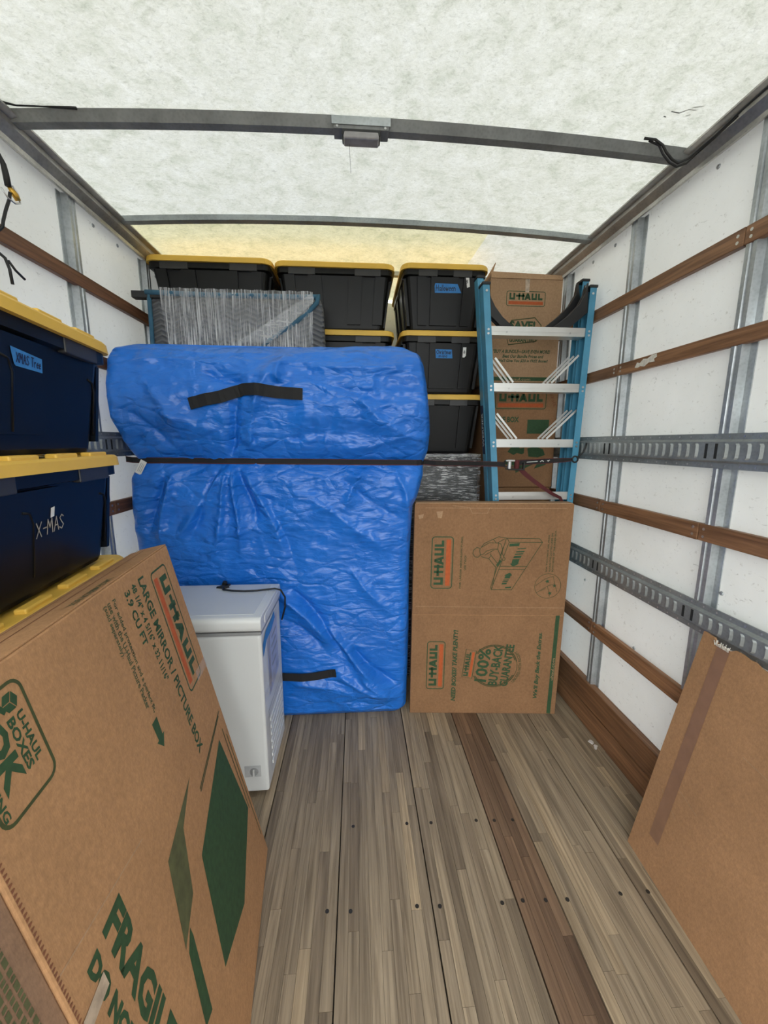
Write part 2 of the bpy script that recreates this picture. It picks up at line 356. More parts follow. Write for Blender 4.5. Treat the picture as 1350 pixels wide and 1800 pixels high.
GL = {'X': [[(0,0),(.6,1)],[(0,1),(.6,0)]], '-': [[(.1,.5),(.5,.5)]], 'M': [[(0,0),(.1,1),(.35,.4),(.6,1),(.7,0)]], 'A': [[(0,0),(.3,1),(.6,0)],[(.12,.4),(.5,.4)]],
 'S': [[(.55,.85),(.3,1),(.05,.8),(.3,.5),(.55,.25),(.3,0),(0,.15)]], 'T': [[(0,1),(.6,1)],[(.3,1),(.3,0)]], 'r': [[(.05,.6),(.1,0)],[(.1,.4),(.3,.6),(.4,.55)]],
 'e': [[(.05,.3),(.45,.35),(.3,.6),(.05,.35),(.2,.02),(.45,.1)]], 'H': [[(0,0),(.05,1)],[(.5,0),(.5,1)],[(0,.5),(.5,.5)]], 'a': [[(.45,.5),(.2,.6),(.05,.25),(.25,0),(.42,.3),(.45,.55),(.5,0)]],
 'l': [[(.1,1),(.12,0)]], 'o': [[(.25,.6),(.03,.3),(.25,0),(.47,.3),(.25,.6)]], 'w': [[(0,.6),(.12,0),(.27,.45),(.42,0),(.55,.6)]], 'n': [[(.05,.6),(.07,0)],[(.07,.4),(.28,.6),(.42,.4),(.45,0)]],
 'C': [[(.6,.8),(.3,1),(0,.5),(.3,0),(.6,.2)]], 'h': [[(.05,1),(.07,0)],[(.07,.4),(.28,.6),(.42,.4),(.45,0)]], 'i': [[(.1,.6),(.1,0)],[(.1,.8),(.12,.85)]], 's': [[(.4,.5),(.2,.6),(.05,.45),(.35,.2),(.2,0),(0,.08)]],
 't': [[(.2,.95),(.22,.1),(.35,0)],[(.02,.6),(.4,.6)]], 'm': [[(.03,.6),(.05,0)],[(.05,.45),(.2,.6),(.28,.4),(.3,0)],[(.3,.45),(.45,.6),(.55,.4),(.57,0)]], 'c': [[(.42,.5),(.2,.6),(.03,.3),(.2,0),(.42,.1)]],
 'O': [[(.3,1),(0,.5),(.3,0),(.6,.5),(.3,1)]], 'F': [[(.55,1),(0,1),(0,0)],[(0,.5),(.4,.5)]], 'I': [[(.2,1),(.2,0)]], 'E': [[(.5,1),(0,1),(0,0),(.5,0)],[(0,.5),(.4,.5)]], ' ': [],
 '8': [[(.3,.5),(.05,.75),(.3,1),(.55,.75),(.3,.5),(0,.25),(.3,0),(.6,.25),(.3,.5)]]}
def hand(name, s, fr, a, b, w, h, lw, mat, parent, local=False, slope=0, e=.0012):
    adv = [{'l': .25, 'i': .25, ' ': .4, 'I': .45, 'm': .72, 'M': .88, 'w': .68}.get(c, .72 if c.isupper() else .58) for c in s]; k = w/sum(adv); x = 0; ls = []
    for c, d in zip(s, adv):
        for l in GL[c]: ls.append([(a + (x + p[0])*k, b + p[1]*h + slope*(x + p[0])*k) for p in l])
        x += d
    return lines(name, ls, lw, fr, mat, parent, e, local)

# ================================================================== THE TRUCK BODY
Y0, Y1, XR, XL = -.8, 3.25, 1.285, -1.185
POSTS = [2.48, 1.885, 1.295, .70, .10, -.5]
RZ = lambda x: 2.637 - .030*(x/1.05)**2
tag(MB().box((-40, -40, -1.2), (40, 40, -1.15)).build('ground', 'asphalt'), 'grey asphalt yard outside the truck', None, None, 'structure')

# floor: wide laminated boards built of narrow strips
floor = MB().box((XL, Y0, -.08), (XR, Y1, -.022)).build('floor', 'floor_base'); tag(floor, 'worn laminated hardwood truck bed floor', None, None, 'structure')
EDGES = [-1.185, -1.0, -.69, -.38, -.08, .24, .53, .675, .965, 1.285]
strip_mesh = {}
def strip_of(w, l, mat):
    k = (round(w, 4), l, mat)
    if k not in strip_mesh:
        o = MB().box((-w/2 + .0004, 0, -.006), (w/2 - .0004, l - .0008, 0)).build('strip', mat); strip_mesh[k] = o.data; bpy.data.objects.remove(o)
    return strip_mesh[k]
for bi in range(len(EDGES) - 1):
    a, b = EDGES[bi] + .0022, EDGES[bi+1] - .0022
    mt = 'floor_wood_brown' if bi == 6 else 'floor_wood'
    board = MB().box((a, Y0, -.024), (b, Y1, -.005)).build('floor_board', 'floor_wood' if bi != 6 else mt, floor)
    n = max(2, round((b - a)/.037)); w = (b - a)/n; far = MB()
    near_rows = b > -.6
    for i in range(n):
        x = a + w*(i + .5); y = Y0 - random.random()
        while y < Y1:
            l = random.choice((.42, .56, .70, .88, 1.05)); y2 = y + l
            lo, hi = max(y, Y0), min(y2, Y1)
            if near_rows and lo < 2.1 and hi > .68 and y2 < 2.75 and y > -.9:
                o = bpy.data.objects.new('strip', strip_of(w, l, mt)); C.objects.link(o); o.parent = board; o.location = (x, y, random.uniform(-.0007, .0002))
            elif hi - lo > .01: far.box((x - w/2 + .0004, lo, -.006), (x + w/2 - .0004, hi - .0008, -.0003))
            y = y2
    tag(far.build('strip_field', mt, board), kind='stuff')
for x, y in ((.479,1.358),(.554,1.353),(.631,1.35),(.188,1.069),(.265,1.064),(.479,1.06),(.552,1.062),(.631,1.058),(.706,1.055),(-.114,1.074),(-.036,1.069),(.29,1.36),(-.03,1.365),(.19,1.363),(.9,1.06),(1.0,1.06)):
    MB().cyl((x, y, -.001), (0, 0, 1), .0068, .0016, 10).build('screw_head', 'screw_dark', floor)
# gap along the kick board gathers litter
for i, (x, y, s) in enumerate(((1.208, 1.742, .011), (1.214, 1.713, .008), (1.205, 1.70, .006))):
    mb = MB(); pts = [V((x + s*math.cos(t)*(1 + .4*math.sin(3*t + i)), y + s*1.4*math.sin(t), .001)) for t in [k*.9 for k in range(7)]]
    mb.prism(pts, V((0, 0, 0)), V((.001, 0, .004)))
    tag(mb.build('paper_scrap', 'paper'), ['largest white torn paper scrap by the kick board', 'middle-sized white paper scrap lying behind the largest scrap', 'smallest white crumb of paper by the kick board'][i], 'scrap', 'paper scraps on the floor')

def etrack(wall, side, X, z0, z1, ya, yb, slots):
    # galvanized cargo track: flanges on the posts, raised web with punched slots
    s = side; t = .013
    prof = [(0, z0), (0, z0+.02), (-t, z0+.028), (-t, z1-.028), (0, z1-.02), (0, z1), (.004, z1), (.004, z0)]
    poly = [V((X + s*px, 0, pz)) for px, pz in prof]
    tr = MB().prism(poly, V((0, ya, 0)), V((0, yb, 0))).build('cargo_track', 'galvanized_dull', wall)
    zc0, zc1 = z0 + .034, z1 - .034
    y = slots[0]
    while y < slots[1]:
        dark = any(abs(y - (p + .012 + d)) < .0195 for p in POSTS for d in (-.02, .02))
        if dark:
            MB().prism([V((0, y - .005, zc0)), V((0, y + .005, zc0)), V((0, y + .005, zc1)), V((0, y - .005, zc1))], V((X - s*(t + .0012), 0, 0)), V((X - s*(t - .003), 0, 0))).build('slot', 'dark_slot', tr)
        else:
            q = MB()
            zs = [zc0, zc0 + .006, (zc0+zc1)/2, zc1 - .006, zc1]; off = [.004, .0, -.001, 0, .004]
            rings = [[V((X - s*(t - .001), y - .008 + o, z)), V((X - s*(t + .0055), y + .001 + o, z)), V((X - s*(t - .001), y + .0045 + o, z))] for z, o in zip(zs, off)]
            q.loft(rings); q.build('slot', 'galvanized_dull', tr)
        y += .039
    d = MB(); y = slots[0] + .02
    while y < slots[1]:
        for z in (z0 + .010, z1 - .010): d.cyl((X - s*.0008, y, z), (-s, 0, 0), .0035, .0012, 6)
        y += .052
    tag(d.build('punched_dots', 'bright_steel', tr), kind='stuff')
    return tr
def post(wall, side, X0, X1, y):
    s = side; w = .046    # X0 wall face, X1 crown; hat section
    prof = [(X0, -w), (X0 - s*.004, -w), (X0 - s*.004, -w*.52), (X1, -w*.42), (X1, -w*.12), (X1 + s*.006, -w*.04), (X1 + s*.006, w*.04), (X1, w*.12), (X1, w*.42), (X0 - s*.004, w*.52), (X0 - s*.004, w), (X0, w)]
    p = MB().prism([V((a, y + b, 0)) for a, b in prof], V((0, 0, .0)), V((0, 0, 2.53))).build('wall_post', 'galvanized', wall)
    return p
def slats(wall, side, X, th, z0, z1, cuts, mat, screws):
    for i in range(len(cuts) - 1):
        a, b = cuts[i] + .0012, cuts[i+1] - .0012; dz = random.uniform(-.002, .002)
        xs = (X, X + side*th); mb = MB().box((min(xs), a, z0 + dz), (max(xs), b, z1 + dz)); sl = mb.build('slat', mat, wall, bevel=.003)
        if screws:
            for yy in (a + .022, b - .022):
                for zz in (z0 + .018, z1 - .018): MB().cyl((X - side*.0, yy, zz), (-side, 0, 0), .0055, .0012, 8).build('screw_head', 'bright_steel', sl)
def wall_side(side, X, slatX, name, label):
    s = side; xs = sorted((X, X + s*.03))
    w = MB().add([(X, Y0, -.15), (X, Y1, -.15), (X, Y1, 2.60), (X, Y0, 2.60)], [(0, 1, 2, 3) if s < 0 else (3, 2, 1, 0)]).build(name, 'wall_panel', recalc=False); tag(w, label, None, None, 'structure')
    for p in POSTS: post(w, s, X, slatX + s*.004, p)
    k = 0.0 if s > 0 else .012
    PC = [Y0] + sorted(POSTS) + [Y1]
    for zi, (z0, z1, th, cuts) in enumerate(((2.172, 2.228, .024, [Y0, -.5, 1.32, Y1]), (1.862, 1.915, .022, [Y0, .1, 1.90, Y1]), (1.192, 1.255, .022, [Y0, .1, 1.335, 1.93, Y1]), (.532, .602, .022, [Y0, -.5, 1.90, Y1]))):
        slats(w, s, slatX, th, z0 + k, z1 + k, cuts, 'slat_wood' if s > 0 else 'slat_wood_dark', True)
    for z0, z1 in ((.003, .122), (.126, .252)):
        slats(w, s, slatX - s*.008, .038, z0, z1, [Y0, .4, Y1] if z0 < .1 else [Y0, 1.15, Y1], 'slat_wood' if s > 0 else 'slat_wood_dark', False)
    lo = .36 if s > 0 else 1.35
    etrack(w, s, slatX, 1.457 + k*1.5, 1.577 + k, Y0, Y1, (lo, 2.25)); etrack(w, s, slatX, .858, .970, Y0, Y1, (lo, 2.25))
    # cove rail under the roof
    pr = [(X, 2.545), (slatX - s*.004, 2.517), (slatX - s*.010, 2.517), (slatX - s*.010, 2.533), (slatX - s*.026, 2.552), (slatX - s*.032, 2.560), (slatX - s*.032, 2.578), (slatX - s*.056, 2.584), (slatX - s*.056, 2.590), (X, 2.590)]
    MB().prism([V((a, 0, b)) for a, b in pr], V((0, Y0, 0)), V((0, Y1, 0))).build('roof_rail', 'rail_metal', w)
    for y in [2.25 - .1875*2*q for q in range(-1, 8)] + [2.065]:
        MB().cyl((X, y, 2.508), (-s, 0, 0), .0085, .004, 12, .006).build('rivet', 'galvanized', w)
    return w
wr = wall_side(1, XR, 1.25, 'wall_right', 'white panelled truck side wall with brown slats and cargo tracks')
wl_ = wall_side(-1, XL, -1.15, 'wall_left', 'white panelled truck side wall behind the black and yellow totes')
for x, y, z in ((1.284, 1.62, .60), (1.284, 2.05, .78), (1.284, 1.24, 1.02), (1.284, 1.84, 1.10)):
    MB().cyl((x, y, z), (-1, 0, 0), .008, .004, 10, .006).build('rivet', 'galvanized', wr)
# splash of white paint on the second slat
polys('paint_patch', [[(0, .006), (.012, .026), (.03, .020), (.05, .034), (.075, .030), (.10, .040), (.128, .040), (.13, .026), (.115, .022), (.12, .010), (.085, .012), (.06, .0), (.035, .006), (.02, .002)]], Frame((1.2488, 1.775, 1.872), (0, -1, 0), (0, 0, 1)), 'paint_white', wr)
wf = MB().box((XL, Y1, -.1), (XR, Y1 + .04, 2.60)).build('wall_front', 'wall_panel'); tag(wf, 'white front bulkhead wall behind the stacked cargo', None, None, 'structure')

# translucent roof
mb = MB(); nx = 24; xs = [-1.23 + 2.56*i/nx for i in range(nx + 1)]
mb.add([(x, y, RZ(x)) for y in (Y0, Y1 + .04) for x in xs], [(i, i+1, nx+2+i, nx+1+i) for i in range(nx)], True)
roof = mb.build('ceiling', 'roof_sheet', recalc=False); tag(roof, 'bright translucent fibreglass truck roof', None, None, 'structure')
def bow(y, big):
    d = .032 if big else .036; rings = []; n = 20
    for i in range(n + 1):
        x = -1.16 + (2.42)*i/n; zt = RZ(x) - .001; h = .030 if big else .024
        rings.append([V((x, y - d*1.45 if big else y - d, zt)), V((x, y - d, zt - h)), V((x, y, zt - h)), V((x, y + .008, zt))])
    b = MB().loft(rings).build('roof_bow', 'bow_grey' if big else 'galvanized_dull', roof)
    if not big: pass
    for sx in (-1.155, 1.245):
        MB().cyl((sx - .0, y - d - .004, RZ(sx) - .016), (0, -1, 0), .007, .004, 10).build('rivet', 'bright_steel', b)
    return b
bow(1.60, True); bow(2.20, False); bow(2.80, False); bow(1.0, False); bow(.4, True); bow(-.2, False);
# scratches on the roof sheet near the rail
lines_each('roof_scratch', [[(0, 0), (.03, -.004), (.05, .012), (.075, .012)], [(.055, .02), (.085, .03)], [(.06, -.012), (.07, -.006)], [(-.01, -.02), (-.002, -.022)]], .0035, Frame((1.03, 1.42, RZ(1.04) - .0012), (1, 0, 0), (0, -1, 0)), 'screw_dark', roof)

# dome lamp on the near bow
lamp = thing('ceiling_lamp', 'small dark cargo lamp bolted under the roof bow', 'lamp', (.024, 1.56, 2.60))
zb = RZ(0) - .031
MB().box((-.076, 1.545, zb - .001), (.124, 1.5475, zb + .024)).build('label_plate', 'galvanized', lamp)
MB().box((-.070, 1.548, zb - .012), (.118, 1.60, zb - .001)).build('bracket', 'bow_grey', lamp, bevel=.001)
MB().box((-.042, 1.5465, zb - .030), (.090, 1.598, zb - .012)).build('housing', 'black_plastic', lamp, bevel=.004)
MB().box((-.037, 1.5455, zb - .040), (.085, 1.592, zb - .018)).build('lens', 'lens_grey', lamp, bevel=.006, seg=3)
for x in (-.058, .106): MB().cyl((x, 1.548, zb - .006), (0, -1, 0), .004, .002, 8).build('bolt', 'bright_steel', lamp)
tag(MB().tube([(-.017, 1.575, zb - .034), (-.0165, 1.575, zb - .07), (-.013, 1.576, zb - .13)], .0006, 5).build('thread', 'screw_dark'), 'thin loose thread dangling from the ceiling lamp', 'thread')

# wires along the right roof rail
tag(MB().tube([(1.205, .9, 2.585), (1.20, 1.15, 2.575), (1.198, 1.26, 2.562), (1.192, 1.33, 2.556), (1.197, 1.42, 2.550), (1.19, 1.47, 2.545), (1.175, 1.51, 2.533), (1.15, 1.523, 2.527), (1.125, 1.522, 2.537), (1.10, 1.521, 2.558), (1.085, 1.521, 2.578), (1.055, 1.521, 2.594), (1.02, 1.53, 2.602)], .0042, 7).build('cable', 'rubber_black'), 'black cable looping from the roof rail onto the near bow', 'cable', 'roof cables')
tag(MB().tube([(1.206, 1.36, 2.560), (1.205, 1.44, 2.552), (1.198, 1.50, 2.545), (1.185, 1.528, 2.530), (1.15, 1.528, 2.518), (1.12, 1.527, 2.530), (1.093, 1.527, 2.555), (1.075, 1.527, 2.582), (1.04, 1.533, 2.598)], .0036, 7).build('cable', 'rubber_black'), 'thinner black cable bunched below the looping one at the bow end', 'cable', 'roof cables')
tag(MB().tube([(-1.16, 1.45, 2.585), (-1.13, 1.52, 2.598), (-1.08, 1.545, 2.607), (-1.0, 1.55, 2.612), (-.9, 1.552, 2.612)], .004, 7).build('cable', 'rubber_black'), 'black cable lying on the near bow above the bungee cord', 'cable', 'roof cables')
# bungee cord hanging at the left wall
bg = thing('bungee_cord', 'black bungee cord with wire hook and yellow end hanging from the side rail', 'cord', (-1.13, 1.5, 2.3))
MB().tube([(-1.13, 1.50, 2.46), (-1.13, 1.524, 2.425), (-1.13, 1.528, 2.40), (-1.13, 1.531, 2.365)], [.004, .008, .009, .009], 8).build('cord_sleeve', 'rubber_black', bg)
MB().tube([(-1.13, 1.535, 2.35), (-1.135, 1.535, 2.33), (-1.14, 1.52, 2.29), (-1.14, 1.503, 2.25), (-1.14, 1.497, 2.23), (-1.168, 1.49, 2.20), (-1.168, 1.485, 2.16), (-1.135, 1.482, 2.13), (-1.13, 1.487, 2.10), (-1.13, 1.49, 2.055)], .0048, 7).build('cord', 'rubber_black', bg)
MB().tube([(-1.13, 1.486, 2.125), (-1.13, 1.51, 2.105), (-1.13, 1.545, 2.09)], .004, 7).build('cord_end', 'rubber_black', bg)
MB().tube([(-1.13, 1.535, 2.365), (-1.128, 1.552, 2.352), (-1.126, 1.560, 2.338)], [.006, .010, .008], 8).build('hook_tip', 'brass', bg)
MB().tube([(-1.13, 1.50, 2.345), (-1.128, 1.52, 2.326), (-1.126, 1.545, 2.322), (-1.125, 1.566, 2.334), (-1.125, 1.562, 2.36), (-1.127, 1.545, 2.375)], .0028, 7).build('wire_hook', 'bright_steel', bg)

# ================================================================== LEFT MIRROR CARTON (leaning on the totes)
BF = V((-.3571, 1.2982, 0)); BT = V((-.6167, 1.2759, 1.2165)); Bd = V((.1222, -.9925, .0079)).normalized(); Bup = (BT - BF).normalized()
Bd = (Bd - Bup*Bd.dot(Bup)).normalized(); BH = (BT - BF).length; BWd = .8375; Bn = Bup.cross(Bd).normalized()   # outward, toward the aisle
lb = thing('mirror_carton', 'large picture carton with big FRAGILE print leaning on the side totes', 'carton', (BF.x, BF.y, 0), 'picture cartons')
TH = .11
def slab(o, a, la, b, lb_, n, t0, t1):   # oriented box
    return [o + n*t0, o + a*la + n*t0, o + a*la + b*lb_ + n*t0, o + b*lb_ + n*t0, o + n*t1, o + a*la + n*t1, o + a*la + b*lb_ + n*t1, o + b*lb_ + n*t1]
MB().hexa(slab(BF, Bd, BWd, Bup, BH, Bn, -TH, 0)).build('carton_body', 'cardboard_lighter', lb, bevel=.004)
fr = Frame(BT, -Bup, -Bd)     # text frame: a runs down the face, b runs toward the far edge (u = -b)
U = lambda u: -u
logo(fr, .042, U(.178), .388, .118, lb)
text('print', 'LARGE MIRROR / PICTURE BOX', fr, .032, U(.250), .55, .036, 'ink_green', lb, .03)
text('print', '48 1/4" x 4 5/16" x 32 11/16"', fr, .034, U(.293), .28, .026, 'ink_green', lb, .03)
text('print', '3.9 CU FT', fr, .038, U(.333), .15, .028, 'ink_green', lb, .03)
text('print', 'For added protection and a perfect fit,', fr, .034, U(.394), .30, .018, 'ink_faded_green', lb, .03)
text('print', 'use with the U-Haul Picture Packer', fr, .034, U(.414), .275, .018, 'ink_faded_green', lb, .03)
text('print', '(sold separately).', fr, .034, U(.434), .128, .018, 'ink_faded_green', lb, .03)
polys('print_arrow', [[(.347, U(.416)), (.395, U(.412)), (.395, U(.422)), (.422, U(.400)), (.395, U(.378)), (.395, U(.388)), (.347, U(.386))]], fr, 'ink_green', lb)
outline('badge_frame', rrect(.178, .118, .022, 5, .119, U(.751)), .0055, fr, 'ink_olive', lb)
text('badge_print', 'U-HAUL', fr, .080, U(.722), .085, .014, 'ink_green', lb, .035)
text('badge_print', 'BOXES', fr, .080, U(.741), .085, .015, 'ink_green', lb, .035)
text('badge_print', 'OK', fr, .066, U(.785), .105, .040, 'ink_green', lb, .05)
text('badge_print', 'FOR MOVING', fr, .045, U(.803), .15, .012, 'ink_green', lb, .03)
lines('badge_mark', [[(.048, U(.762)), (.052, U(.745)), (.066, U(.737))]], .008, fr, 'ink_green', lb)
cub = lambda x, y, s: [[(x, y+s), (x+s*.9, y+s*.5), (x, y), (x-s*.9, y+s*.5)], [(x-s*.95, y+s*.42), (x-s*.05, y-s*.08), (x-s*.05, y-s*1.1), (x-s*.95, y-s*.6)], [(x+s*.95, y+s*.42), (x+s*.05, y-s*.08), (x+s*.05, y-s*1.1), (x+s*.95, y-s*.6)]]
polys_each('badge_cube', cub(.059, U(.722), .0145), fr, 'ink_green', lb)
text('print', 'FRAGILE!', fr, .482, U(.745), .36, .062, 'ink_green', lb, .045)
text('print', 'DO NOT LAY FLAT', fr, .486, U(.793), .42, .031, 'ink_green', lb, .06)
polys('print_picture', [[(.662, U(.098)), (.745, U(.415)), (1.012, U(.489)), (1.08, U(.30)), (.99, U(.055))]], fr, 'ink_green', lb)
polys('print_shadow', [[(.57, U(.341)), (.603, U(.539)), (.783, U(.590)), (.75, U(.50)), (.62, U(.445))]], fr, 'ink_faded_green', lb)
polys('print_strip', [[(.775, U(.553)), (.80, U(.585)), (.96, U(.622)), (.975, U(.585)), (.80, U(.552))]], fr, 'ink_green', lb)
lines_each('print_rule', [[(.604, U(.030)), (.64, U(.312))], [(.612, U(.045)), (.648, U(.312))], [(.70, U(.028)), (1.15, U(.02))], [(.66, U(.05)), (1.0, U(.045))]], .005, fr, 'ink_olive', lb)
# score line, tape and the torn perforation at the near edge
lines_each('score_line', [[(.485, U(.584)), (.432, U(.827))], [(.30, U(.01)), (.29, U(.10))]], .003, fr, 'cardboard_pale', lb, .0004)
polys('tape_strip', [[(.525, U(.770)), (.525, U(.828)), (.552, U(.828)), (.552, U(.770))]], fr, 'packing_tape_pale', lb, .0011)
polys('tape_strip', [[(.405, U(.0)), (.44, U(.0)), (.435, U(.105)), (.402, U(.10))]], fr, 'clear_tape', lb, .0011)
mb = MB(); k = .02
while k < 1.2:
    mb.add([fr.p(k, U(.8335), .0009), fr.p(k + .006, U(.8335), .0009), fr.p(k + .004, U(.8275), .0009), fr.p(k + .002, U(.8275), .0009)], [(0, 1, 2, 3)]); k += .0085
tag(mb.build('perforation', 'ink_brown', lb, recalc=False), kind='stuff')
# top edge of the carton: closed flaps with a printed tape seal
ft = Frame(BT - Bn*TH, Bd, Bn)
MB().hexa([ft.p(.0, .030, .0), ft.p(BWd, .030, .0), ft.p(BWd, TH - .002, .0), ft.p(0, TH - .002, .0), ft.p(.0, .030, .004), ft.p(BWd, .030, .004), ft.p(BWd, TH - .002, .004), ft.p(0, TH - .002, .004)]).build('top_flap', 'cardboard_lighter', lb, bevel=.001)
lines_each('flap_seam', [[(.01, .028), (.8, .028)], [(.02, .055), (.7, .055)]], .0025, ft, 'ink_brown', lb, .0046)
text('tape_print', 'LARGE MIRROR BOX', ft, .33, TH - .026, .17, .018, 'ink_faded_green', lb, .02, e=.0046)
# inner sleeve sliding out of the outer one beyond the torn perforation, with faint printed columns
MB().hexa(slab(BF + Bd*BWd - Bup*0, Bd, .16, Bup, BH - .006, Bn, -TH + .006, -.005)).build('inner_sleeve', 'cardboard_sleeve', lb, bevel=.003)
fs = Frame(BT + Bd*(BWd + .034) - Bn*.005, -Bup, -Bd); fs = Frame(fs.p(1.2, 0, 0) + Bd*.115, -Bd, Bup)
mb = MB()
for i in range(10):
    q = .06
    while q < 1.12:
        l = random.choice((.006, .009, .013)); mb.add([fs.p(.014 + .011*i, q, .0007), fs.p(.014 + .011*i, q + l, .0007), fs.p(.021 + .011*i, q + l, .0007), fs.p(.021 + .011*i, q, .0007)], [(0, 1, 2, 3)]); q += l + random.choice((.003, .005))
tag(mb.build('side_print', 'ink_faded_green', lb, recalc=False), kind='stuff')

# ================================================================== STANDING MIRROR CARTON
SO = V((.290, 2.032, 0)); SE = V((1.126, 1.968, 0)); Sa = (SE - SO).normalized(); Sn = V((Sa.y, -Sa.x, 0)); SW = (SE - SO).length; SH = 1.228
sb = thing('mirror_carton', 'picture carton with printed packing drawing standing upright below the blue ladder', 'carton', tuple(SO), 'picture cartons')
lean = V((.010, .0, 0)); Su = (V((0, 0, 1))*SH + lean).normalized(); STH = .075
SMID = .606
MB().hexa(slab(SO, Sa, SW, Su, SMID - .001, Sn, -STH, 0)).build('lower_panel', 'cardboard', sb, bevel=.003)
MB().hexa(slab(SO + Su*SMID, Sa, SW, Su, SH - SMID, Sn, -STH, 0)).build('upper_panel', 'cardboard', sb, bevel=.003)
MB().hexa(slab(SO + Su*(SH - .001) + Sa*.006 - Sn*.004, Sa, SW - .012, Su, .006, Sn, -STH + .012, 0)).build('top_flap', 'cardboard_pale', sb, bevel=.001)
fv = Frame(SO, Su, -Sa)     # text frame: a upward, b to the left; x = -b
fp = Frame(SO, Sa, Su)
X_ = lambda x: -x
logo(fv, .758, X_(.214), .293, .118, sb)
text('print', 'FOR LARGER MIRRORS/PICTURES,', fv, .760, X_(.264), .292, .012, 'ink_olive', sb, .03)
text('print', 'USE TWO!', fv, .864, X_(.286), .082, .012, 'ink_olive', sb, .03)
logo(fv, .153, X_(.192), .295, .103, sb, 'ink_green')
text('print', 'NEED BOXES? TAKE PLENTY!', fv, .079, X_(.260), .438, .027, 'ink_green', sb, .045, .2)
text('print', "We'll Buy Back the Extras.", fv, .100, X_(.733), .405, .030, 'ink_green', sb, .04, .25)
polys('print_stripe', [[(.789, .006), (.811, .003), (.815, .606), (.793, .606)]], fp, 'ink_green', sb)
text('print', 'uhaul.com', fv, .215, X_(.810), .135, .016, 'cardboard_pale', sb, .0, e=.0009)
text('print', 'FOR TWO PIECE USE, PRESS', fv, .857, X_(.725), .205, .0095, 'ink_olive', sb, .03)
text('print', 'ALONG THE DOTTED LINES ON', fv, .857, X_(.741), .215, .0095, 'ink_olive', sb, .03)
text('print', 'BOTH SIDES OF THE INNER BOX', fv, .857, X_(.757), .230, .0095, 'ink_olive', sb, .03)
# round seal
fq = fv.sub(.300, X_(.470), math.radians(-6)); circ = lambda r, a0, a1, n=40: [(r*math.cos(math.radians(a0 + (a1-a0)*k/n)), r*math.sin(math.radians(a0 + (a1-a0)*k/n))) for k in range(n + 1)]
lines_each('seal_ring', [circ(.128, 125, 250), circ(.128, -70, 62), circ(.121, 127, 248), circ(.121, -66, 58)], .005, fq, 'ink_olive', sb)
lines('seal_arc', [circ(.130, -128, -48, 20)], .003, fq, 'ink_olive', sb)
outline('seal_box', [(-.092, .110), (.080, .110), (.086, .172), (-.086, .172)], .004, fq, 'ink_olive', sb)
logo(fq, -.092, .112, .172, .062, sb, ring=False)
text('seal_print', '100%', fq, -.105, .028, .205, .070, 'ink_green', sb, .028)
text('seal_print', 'BUY-BACK', fq, -.120, -.036, .250, .054, 'ink_green', sb, .035)
text('seal_print', 'GUARANTEE', fq, -.118, -.096, .258, .048, 'ink_green', sb, .035)
at = text('seal_print', 'UNUSED-WITH RECEIPT', fq, 0, 0, 1.0, 1.0, 'ink_olive', sb, .02)
for v in at.data.vertices:     # bend the line around the foot of the seal
    q = v.co + origin_of(sb) - fq.o; a_, b_ = q.dot(fq.ux), q.dot(fq.uy); th_ = math.radians(-126 + 80*a_); rr = .155 - .017*b_
    v.co = fq.p(rr*math.cos(th_), rr*math.sin(th_)) - origin_of(sb)
# line drawing of a packer folding one box into another
zx = lambda x, y: ((810 + x/7.105), (920 + y/7.105))
def pq(x, y):    # drawing coordinates to panel metres
    px, py = zx(x, y); return (.318 + (px - 829.6)/(887.4 - 829.6)*.184, 1.047 + (py - 944.4)/(996.3 - 944.4)*(.884 - 1.047))
D = [[(385,835),(632,835),(962,232),(565,232),(385,835)], [(962,232),(925,187),(540,182),(565,232)], [(385,835),(378,800),(530,185)], [(468,535),(800,535)], [(460,578),(775,575)], [(425,540),(395,815)], [(500,290),(470,400)],
     [(540,182),(440,165),(375,195),(270,250),(235,300)], [(225,310),(185,300),(145,335),(140,380),(170,418),(205,422),(232,395),(222,340),(225,310)], [(232,395),(270,380),(300,345),(380,318),(440,322)], [(245,415),(335,440),(360,395),(345,375)], [(335,440),(420,545)], [(360,400),(440,495)], [(285,395),(390,330)],
     [(440,245),(435,320),(475,410),(490,455),(525,460),(530,440),(490,370),(495,330),(470,255),(440,245)], [(375,195),(410,240),(440,245)], [(430,240),(510,190)], [(235,300),(330,240),(420,242)]]
lines_each('drawing', [[pq(*p) for p in l] for l in D], .0036, fp, 'ink_olive', sb)
bars = [[(672,308),(775,300),(770,312),(668,320)], [(660,345),(758,340),(752,355),(655,360)], [(648,375),(745,368),(738,383),(640,392)], [(640,402),(728,398),(715,428),(625,432)], [(620,445),(705,440),(690,500),(705,500),(628,540),(590,500),(610,500)],
        [(600,615),(630,650),(612,655),(600,690),(535,690),(548,655),(530,650)], [(528,705),(595,702),(588,715),(522,718)], [(520,728),(582,722),(575,738),(512,740)], [(512,750),(572,745),(565,765),(505,768)], [(572,250),(695,242),(685,280),(570,285)], [(555,800),(630,795),(622,815),(550,818)], [(425,520),(470,450),(490,470),(450,545)]]
polys_each('drawing_fill', [[pq(*p) for p in l] for l in bars], fp, 'ink_green', sb)
cc = [(1068 + 158*math.cos(t), 785 + 158*math.sin(t)) for t in [2*math.pi*k/36 for k in range(37)]]
lines_each('drawing_circle', [[pq(*p) for p in l] for l in (cc, [(920,780),(1035,690),(1125,660),(1150,755),(1065,785),(940,870)], [(1065,785),(1100,920)], [(1150,755),(1185,855)], [(985,850),(1045,815)])], .0024, fp, 'ink_olive', sb)
